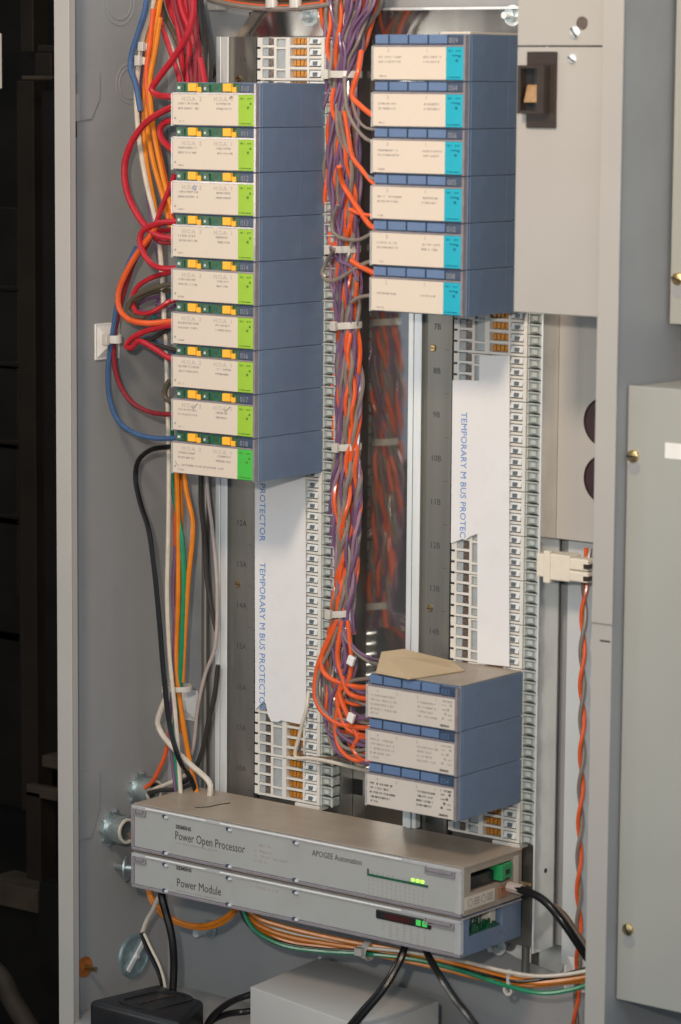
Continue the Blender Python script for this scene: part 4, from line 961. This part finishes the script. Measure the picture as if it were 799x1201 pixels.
rnd = random.Random(4)
NP = 30
ends = {}
for k in range(NP):
    kind = 'vermilion' if k % 9 in (0, 2, 4, 7) else 'violet'
    ang0 = 2*math.pi*k/18.0*1.0; rad0 = 1.12 if k < 18 else 0.6
    if k >= 18: ang0 = 2*math.pi*(k-18)/12
    f1, f2, p1, p2 = rnd.uniform(0.004, 0.009), rnd.uniform(0.010, 0.017), rnd.uniform(0, 6), rnd.uniform(0, 6)
    y1 = 748
    path = []; y = -45
    while y <= y1:
        an = ang0+0.9*math.sin(y*f1+p1)+0.5*math.sin(y*f2+p2)
        wpx = lin(WD, y)*rad0*(0.85+0.15*math.sin(y*f2+p1))
        path.append(atY(lin(CL, y)+wpx*math.cos(an)*0.95, y, YL+wpx*PXM*math.sin(an)*0.65)); y += 5
    twisted(path, kind, 'taupe' if kind == 'vermilion' else rnd.choice(('taupe', 'violet', 'mauve')), 0.0034 if kind == 'vermilion' else 0.0027, rnd.uniform(0.085, 0.125), rnd.uniform(0, 6),
            ('orange and grey twisted pair' if kind == 'vermilion' else 'violet and grey twisted pair')+' running down the central loom', ('orange' if kind == 'vermilion' else 'violet')+' twisted pairs of the central loom')
# taps to the cyan stack
GTAP = 'loose tap wires from the loom to the cyan stack'
def tap(cols, pts, w, lab, y=-0.08):
    for c in cols[:1]: wire(c, pts, w, y, lab, group=GTAP)
EX = 448
tap(['vermilion'], [(424, 60, -0.06), (420, 85), (414, 105), (414, 115), (422, 123), (434, 133), (EX, 140)], 7, 'thick orange tap bending towards the second cyan module')
tap(['taupe'], [(404, 90, -0.07), (408, 130), (418, 150), (430, 163), (EX, 170)], 5, 'grey tap slanting to the gap under the second cyan module')
tap(['taupe'], [(410, 105), (420, 140), (430, 150), (EX, 152)], 4, 'thin grey tap to the lower edge of the second cyan module')
tap(['vermilion'], [(404, 130, -0.08), (409, 160), (414, 185), (424, 198), (435, 212), (EX, 222)], 6, 'orange tap descending to the strip of the fourth cyan module')
tap(['taupe'], [(398, 130, -0.09), (406, 170), (418, 192), (432, 207), (EX, 212)], 5, 'grey tap beside the orange one at fourth cyan module')
tap(['vermilion'], [(398, 195, -0.095), (402, 215), (412, 232), (424, 250), (434, 264), (EX, 272)], 7, 'bright orange tap slanting to the fifth cyan module')
tap(['vermilion'], [(410, 245), (420, 250), (430, 252), (EX, 253)], 5, 'short level orange tap above the fifth cyan module')
tap(['taupe'], [(396, 240, -0.09), (390, 260), (391, 273), (404, 280), (422, 281), (434, 275), (EX, 270)], 5, 'grey tap drooping in front of the loom at fifth cyan module')
tap(['taupe'], [(392, 292, -0.10), (382, 310), (378, 320), (383, 329), (395, 328), (410, 319), (425, 310), (EX, 302)], 5, 'grey tap looping left over the loom by the lowest cyan module')
tap(['vermilion'], [(412, 305), (422, 312), (434, 318), (EX, 324)], 7, 'short orange tap at the strip of the lowest cyan module')
tap(['taupe'], [(412, 355), (418, 350), (430, 347), (EX, 346)], 5, 'short dark grey tap at the lowest cyan module')
tap(['violet'], [(388, 290, -0.095), (392, 300), (402, 308), (412, 312), (420, 330)], 5, 'violet tap slanting across the loom under second tie')
# fan-out to the small stack
GF = 'fan of wires from the loom to the lower stack'
YS = -0.075
def fan(c, pts, w, lab, y=YS): wire(c, pts, w, y, lab, group=GF)
fan('vermilion', [(394, 735), (384, 755), (374, 778), (370, 800), (370, 818), (376, 832), (384, 840), (395, 848), (412, 852), (448, 856, -0.1)], 7, 'outermost orange wire in a wide bow left of the lower stack')
fan('taupe', [(397, 735), (388, 760), (376, 785), (372, 805), (374, 822), (384, 838), (400, 844), (420, 844), (448, 842, -0.1)], 5, 'grey wire following the outermost orange bow')
fan('vermilion', [(396, 728), (386, 748), (378, 768), (378, 785), (386, 795), (400, 801), (420, 806), (448, 805, -0.1)], 7, 'orange wire bending to the top of lower stack')
fan('vermilion', [(402, 728), (398, 750), (396, 772), (402, 795), (408, 812), (420, 818), (448, 820, -0.1)], 7, 'orange wire curving under the top strip of lower stack')
fan('vermilion', [(408, 728), (410, 748), (412, 768), (412, 785), (408, 800), (396, 815), (398, 835), (408, 855), (425, 862), (448, 858, -0.1)], 6, 'orange wire weaving down to the middle strip of lower stack')
fan('vermilion', [(402, 800), (398, 812), (404, 830), (412, 848), (420, 866), (414, 878), (424, 890), (448, 899, -0.1)], 7, 'orange wire dropping to the bottom module')
fan('vermilion', [(400, 815), (395, 840), (394, 862), (400, 880), (412, 890), (428, 893), (448, 893, -0.1)], 6, 'lowest orange wire hooking under the fan')
fan('violet', [(400, 725), (406, 745), (418, 762), (430, 770), (448, 776, -0.05)], 4, 'thin violet wire reaching behind the manila card')
fan('taupe', [(398, 725), (406, 750), (416, 764), (432, 776), (448, 783, -0.05)], 4, 'thin grey wire reaching the manila card edge')
fan('violet', [(404, 728), (398, 750), (394, 775), (402, 795), (412, 806), (430, 812), (448, 812, -0.1)], 5, 'violet wire curving to the top strip of lower stack')
fan('violet', [(398, 730), (404, 758), (406, 780), (398, 800), (388, 822), (388, 842), (400, 862), (416, 872), (448, 876, -0.1)], 5, 'violet wire hooking to the middle module')
fan('violet', [(380, 842), (395, 848), (415, 844), (448, 840, -0.1)], 5, 'violet wire running level to the middle strip')
fan('taupe', [(395, 800), (402, 802), (415, 798), (448, 795, -0.1)], 5, 'short level grey wire at the top strip of lower stack')
fan('taupe', [(392, 830), (392, 855), (402, 875), (418, 880), (448, 874, -0.1)], 5, 'grey wire hooking beneath the violet one')
fan('violet', [(390, 760), (396, 790), (404, 770), (402, 745)], 4, 'short violet wire crossing inside the fan')
FD = [('vermilion', 'taupe'), ('violet', 'taupe')]
rf = random.Random(21)
for k in range(9):
    ya = 728+rf.uniform(-4, 10); ye = (806, 822, 838, 846, 858, 868, 878, 884, 892)[k]+rf.uniform(-3, 3); xb = rf.uniform(378, 412); ym = ya+(ye-ya)*rf.uniform(0.45, 0.6)
    pth = spline([atY(rf.uniform(390, 410), ya, -0.02), atY(xb+4, (ya+ym)/2, -0.045), atY(xb, ym, -0.055), atY(xb+8, ye-8, -0.06), atY(420, ye+3, -0.07), atY(450, ye, -0.1)], 0.005)
    cA, cB = FD[0 if k in (1, 4, 6) else 1]
    twisted(pth, cA, cB, 0.0026, rf.uniform(0.07, 0.1), rf.uniform(0, 6), ('orange' if cA == 'vermilion' else 'violet')+' and grey twisted pair fanning from the loom foot into the lower stack', ('orange' if cA == 'vermilion' else 'violet')+' twisted pairs fanning to the lower stack')
for (px, py, lab) in ((412, 775, 'white wire marker in the upper fan'), (412, 842, 'white wire marker beside the lower stack')):
    q = atY(px, py, -0.085); bm = bmesh.new(); bm_box(bm, -0.006, 0.006, -0.003, 0.003, -0.007, 0.007, bev=0.001)
    bmesh.ops.rotate(bm, verts=bm.verts, cent=(0, 0, 0), matrix=Matrix.Rotation(0.35, 3, 'Y')); tag(obj('wire_marker', to_mesh(bm, 'wire_marker', M['white']), None, q), lab, 'wire marker', 'white wire markers')
wire('creamw', [(362, 812, -0.035), (360, 830), (355, 848), (350, 868), (346, 884), (348, 889), (360, 889), (385, 893), (410, 899), (448, 908, -0.08)], 5, -0.045, 'cream wire bent sharply under left film and running to bottom module')
wire('brown', [(352, 870, -0.03), (352, 884), (362, 888), (380, 889), (395, 889), (410, 893, -0.03)], 4, -0.036, 'brown wire beside the sharply bent cream wire')
for (c0, c1, y, lab) in (((383, 87), (420, 87), YL, 'natural nylon tie on the loom beside topmost green module'), ((385, 292), (419, 292), YL, 'natural nylon tie on the loom, second from the top'),
                         ((392, 382), (421, 381), YL, 'natural nylon tie on the loom, third from the top'), ((394, 524), (421, 524), YL, 'natural nylon tie on the loom beside the lowest green module'),
                         ((386, 719), (412, 719), YL, 'natural nylon tie on the loom just above the fan')):
    band(c0, c1, y, 0.010, lab, GT)
# top harness and slanting cord
for k, (c, dy, w) in enumerate((('brown', 0, 10), ('vermilion', 5, 7), ('olive', -6, 9), ('taupe', 7, 7), ('brown', -12, 9))):
    wire(c, [(230, -14+dy, -0.0-0.006*k), (262, -4+dy), (290, 1+dy), (322, 3+dy), (355, 2+dy), (385, -2+dy), (430, -12+dy)], w, -0.01-0.004*k, '%s cable in the harness along the top edge' % {'brown': 'brown', 'vermilion': 'orange', 'olive': 'olive', 'taupe': 'grey'}[c], group='harness along the top edge')
wire('taupe', [(308, 4), (296, 22), (284, 40), (272, 58), (258, 75), (245, 92), (238, 120)], 11, 0.026, 'wide grey brown cord slanting behind the left rail top', cat='cord', flat=0.5)
for px, lab in ((318, 'nylon tie on the top harness above the rail'), (346, 'nylon tie on the top harness above the terminal base')): band((px-5, 3), (px+7, 2), -0.02, 0.016, lab, GT, head=False)
q = atY(254, 3, 0.03)
tag(obj('tie_anchor', B(M['tie'], (-0.010, 0.010, -0.012, 0.014, -0.012, 0.012), bev=0.003, seg=2), None, q), 'pale nylon anchor on the cabinet back at the top edge', 'tie anchor')

# -- twisted pair at the right
P = spline([atY(690, 643, 0.028), atY(686, 690, 0.022), atY(684, 740, 0.02), atY(683, 800, 0.02), atY(683, 870, 0.02), atY(681, 950, 0.02), atY(679, 1040, 0.016), atY(679, 1110, 0.01), atY(677, 1160, 0.01), atY(673, 1230, 0.01)], 0.006)
twisted(P, 'vermilion', 'taupe', 0.0030, 0.10, 0.4, 'loose red and grey twisted pair hanging down beside the right flange')
# -- bottom harness
GB = 'harness hanging under the power module'
def hb(c, pts, w, lab, y=-0.085): wire(c, pts, w, y, lab, group=GB)
hb('orange', [(176, 1038), (178, 1052), (192, 1070), (212, 1082), (236, 1086), (258, 1080), (272, 1070), (279, 1060)], 7, 'orange wire drooping in a loop left of harness')
hb('orange', [(173, 1038), (176, 1054), (190, 1073), (214, 1085), (240, 1089), (262, 1082), (277, 1068), (282, 1055)], 6, 'second orange wire drooping in the same loop', -0.082)
hb('orange', [(284, 1062), (294, 1078), (316, 1091), (345, 1100), (385, 1107), (418, 1112), (470, 1121), (525, 1133), (575, 1145), (625, 1150), (660, 1145), (705, 1136)], 7, 'upper orange wire of the long harness')
hb('orange', [(286, 1062), (302, 1076), (330, 1086), (370, 1096), (418, 1106), (470, 1115), (525, 1128), (575, 1141), (625, 1152), (660, 1150), (705, 1142)], 7, 'middle orange wire of the long harness', -0.09)
hb('orange', [(282, 1062), (292, 1082), (315, 1096), (345, 1106), (385, 1111), (418, 1116), (470, 1126), (525, 1138), (575, 1150), (625, 1156), (660, 1153), (705, 1148)], 6, 'lower orange wire of the long harness', -0.08)
hb('creamw', [(286, 1060), (306, 1082), (340, 1094), (380, 1102), (418, 1110), (470, 1117), (530, 1128), (590, 1143), (630, 1147), (660, 1146), (705, 1140)], 4, 'cream wire of the long harness', -0.078)
hb('black', [(280, 1062), (288, 1080), (305, 1095), (330, 1106), (370, 1113), (418, 1116), (470, 1123), (520, 1131), (570, 1143), (610, 1151), (650, 1146), (705, 1131)], 5, 'black wire of the long harness', -0.092)
hb('green', [(284, 1064), (296, 1088), (330, 1108), (380, 1116), (430, 1119), (490, 1126), (545, 1140), (590, 1155), (635, 1165), (670, 1161), (705, 1150)], 6, 'green wire of the long harness', -0.094)
hb('creamw', [(420, 1111), (480, 1117), (540, 1127), (590, 1139), (630, 1145), (665, 1143), (705, 1136)], 5, 'second cream wire of the long harness', -0.098)
q = atY(433, 1113.5, -0.088); t = thing('cable_tie', q, 'nylon tie round the long harness left of black cables', 'cable tie', GT)
bm = bmesh.new(); bm_ring(bm, (-0.005, 0, 0), (1, 0, -0.2), 0.0155, 0.0140, 0.010, 20); obj('strap', to_mesh(bm, 'strap', M['tie'], True), t)
obj('head', B(M['tie'], (-0.010, 0.003, -0.024, -0.0145, -0.006, 0.006), bev=0.001), t)
q = atY(600, 1160, -0.085)
bm = bmesh.new(); bm_ring(bm, (0, -0.004, 0), (0, -1, 0), 0.008, 0.0045, 0.006, 16); bm_box(bm, -0.003, 0.003, -0.010, -0.004, 0.005, 0.030, bev=0.001)
tag(obj('cable_clip', to_mesh(bm, 'cable_clip', M['tie'])), 'pale nylon clip hanging from the long harness at lower right', 'cable clip'); bpy.data.objects['cable_clip'].location = q
wire('black', [(192, 1040, -0.10), (190, 1052), (194, 1068), (201, 1095), (204, 1125), (203, 1160), (201, 1185), (199, 1230)], 11, -0.13, 'thick black cable dropping in front of the power adapter', cat='cable')
wire('creamw', [(186, 1052), (180, 1066), (172, 1080), (167, 1094)], 6, -0.10, 'short cream lead above the black and white pair')
wire('black', [(166, 1094), (172, 1112), (181, 1130), (188, 1146), (192, 1168)], 6, -0.105, 'black lead of the pair entering the power adapter')
wire('creamw', [(169, 1095), (177, 1112), (186, 1130), (192, 1148), (195, 1168)], 4, -0.107, 'white lead of the pair entering the power adapter')
wire('black', [(320, 1155, -0.06), (293, 1167), (276, 1173), (258, 1184), (244, 1200), (236, 1230)], 9, -0.13, 'upper black cable arching left of the grey box', cat='cable')
wire('black', [(320, 1178, -0.05), (293, 1186), (265, 1190), (248, 1198), (236, 1220)], 9, -0.12, 'lower black cable arching left of the grey box', cat='cable')
wire('black', [(477, 1105, -0.15), (472, 1122, -0.165), (462, 1142, -0.18), (448, 1164, -0.20), (432, 1183, -0.21), (408, 1212, -0.22)], 9, -0.18, 'black cable falling left across the grey box', cat='cable')
wire('black', [(475, 1105, -0.14), (469, 1122, -0.16), (457, 1144, -0.18), (443, 1164, -0.195), (426, 1183, -0.21), (400, 1214, -0.22)], 6, -0.18, 'second black cable beside the one crossing the grey box', cat='cable')
wire('black', [(497, 1108, -0.15), (505, 1126, -0.165), (518, 1148, -0.18), (534, 1172, -0.19), (550, 1192, -0.2), (570, 1222, -0.21)], 9, -0.18, 'black cable falling right of the grey box', cat='cable')
# network cable
t = thing('network_cable', atY(598, 1040, -0.06), 'thick black network cable with moulded plug leaving the processor end', 'cable'); L = t.location
bm = bmesh.new(); P = spline([atY(604, 1042, -0.075), atY(622, 1047, -0.08), atY(638, 1056, -0.085), atY(654, 1073, -0.085), atY(668, 1092, -0.08), atY(682, 1113, -0.07), atY(700, 1140, -0.05), atY(716, 1170, -0.03)])
bm_tube(bm, [p-L for p in P], 0.0060, 10); obj('sheath', to_mesh(bm, 'sheath', M['w_black'], True), t)
bm = bmesh.new(); a = atY(597, 1040, -0.073)-L; c = atY(613, 1044, -0.075)-L
bm_tube(bm, spline([a, a.lerp(c, 0.5), c], 0.004), 0.0078, 8); obj('plug', to_mesh(bm, 'plug', M['w_pinkgrey'], True), t)
bm = bmesh.new(); a = atY(612, 1036, -0.06)-L; c = atY(622, 1038, -0.06)-L; bm_tube(bm, spline([a, c], 0.004), 0.003, 8); obj('latch', to_mesh(bm, 'latch', M['brass'], True), t)
wire('brown', [(650, 1062), (662, 1072), (676, 1092), (700, 1128)], 6, -0.03, 'brown cable behind the network cable near the flange', cat='cable')
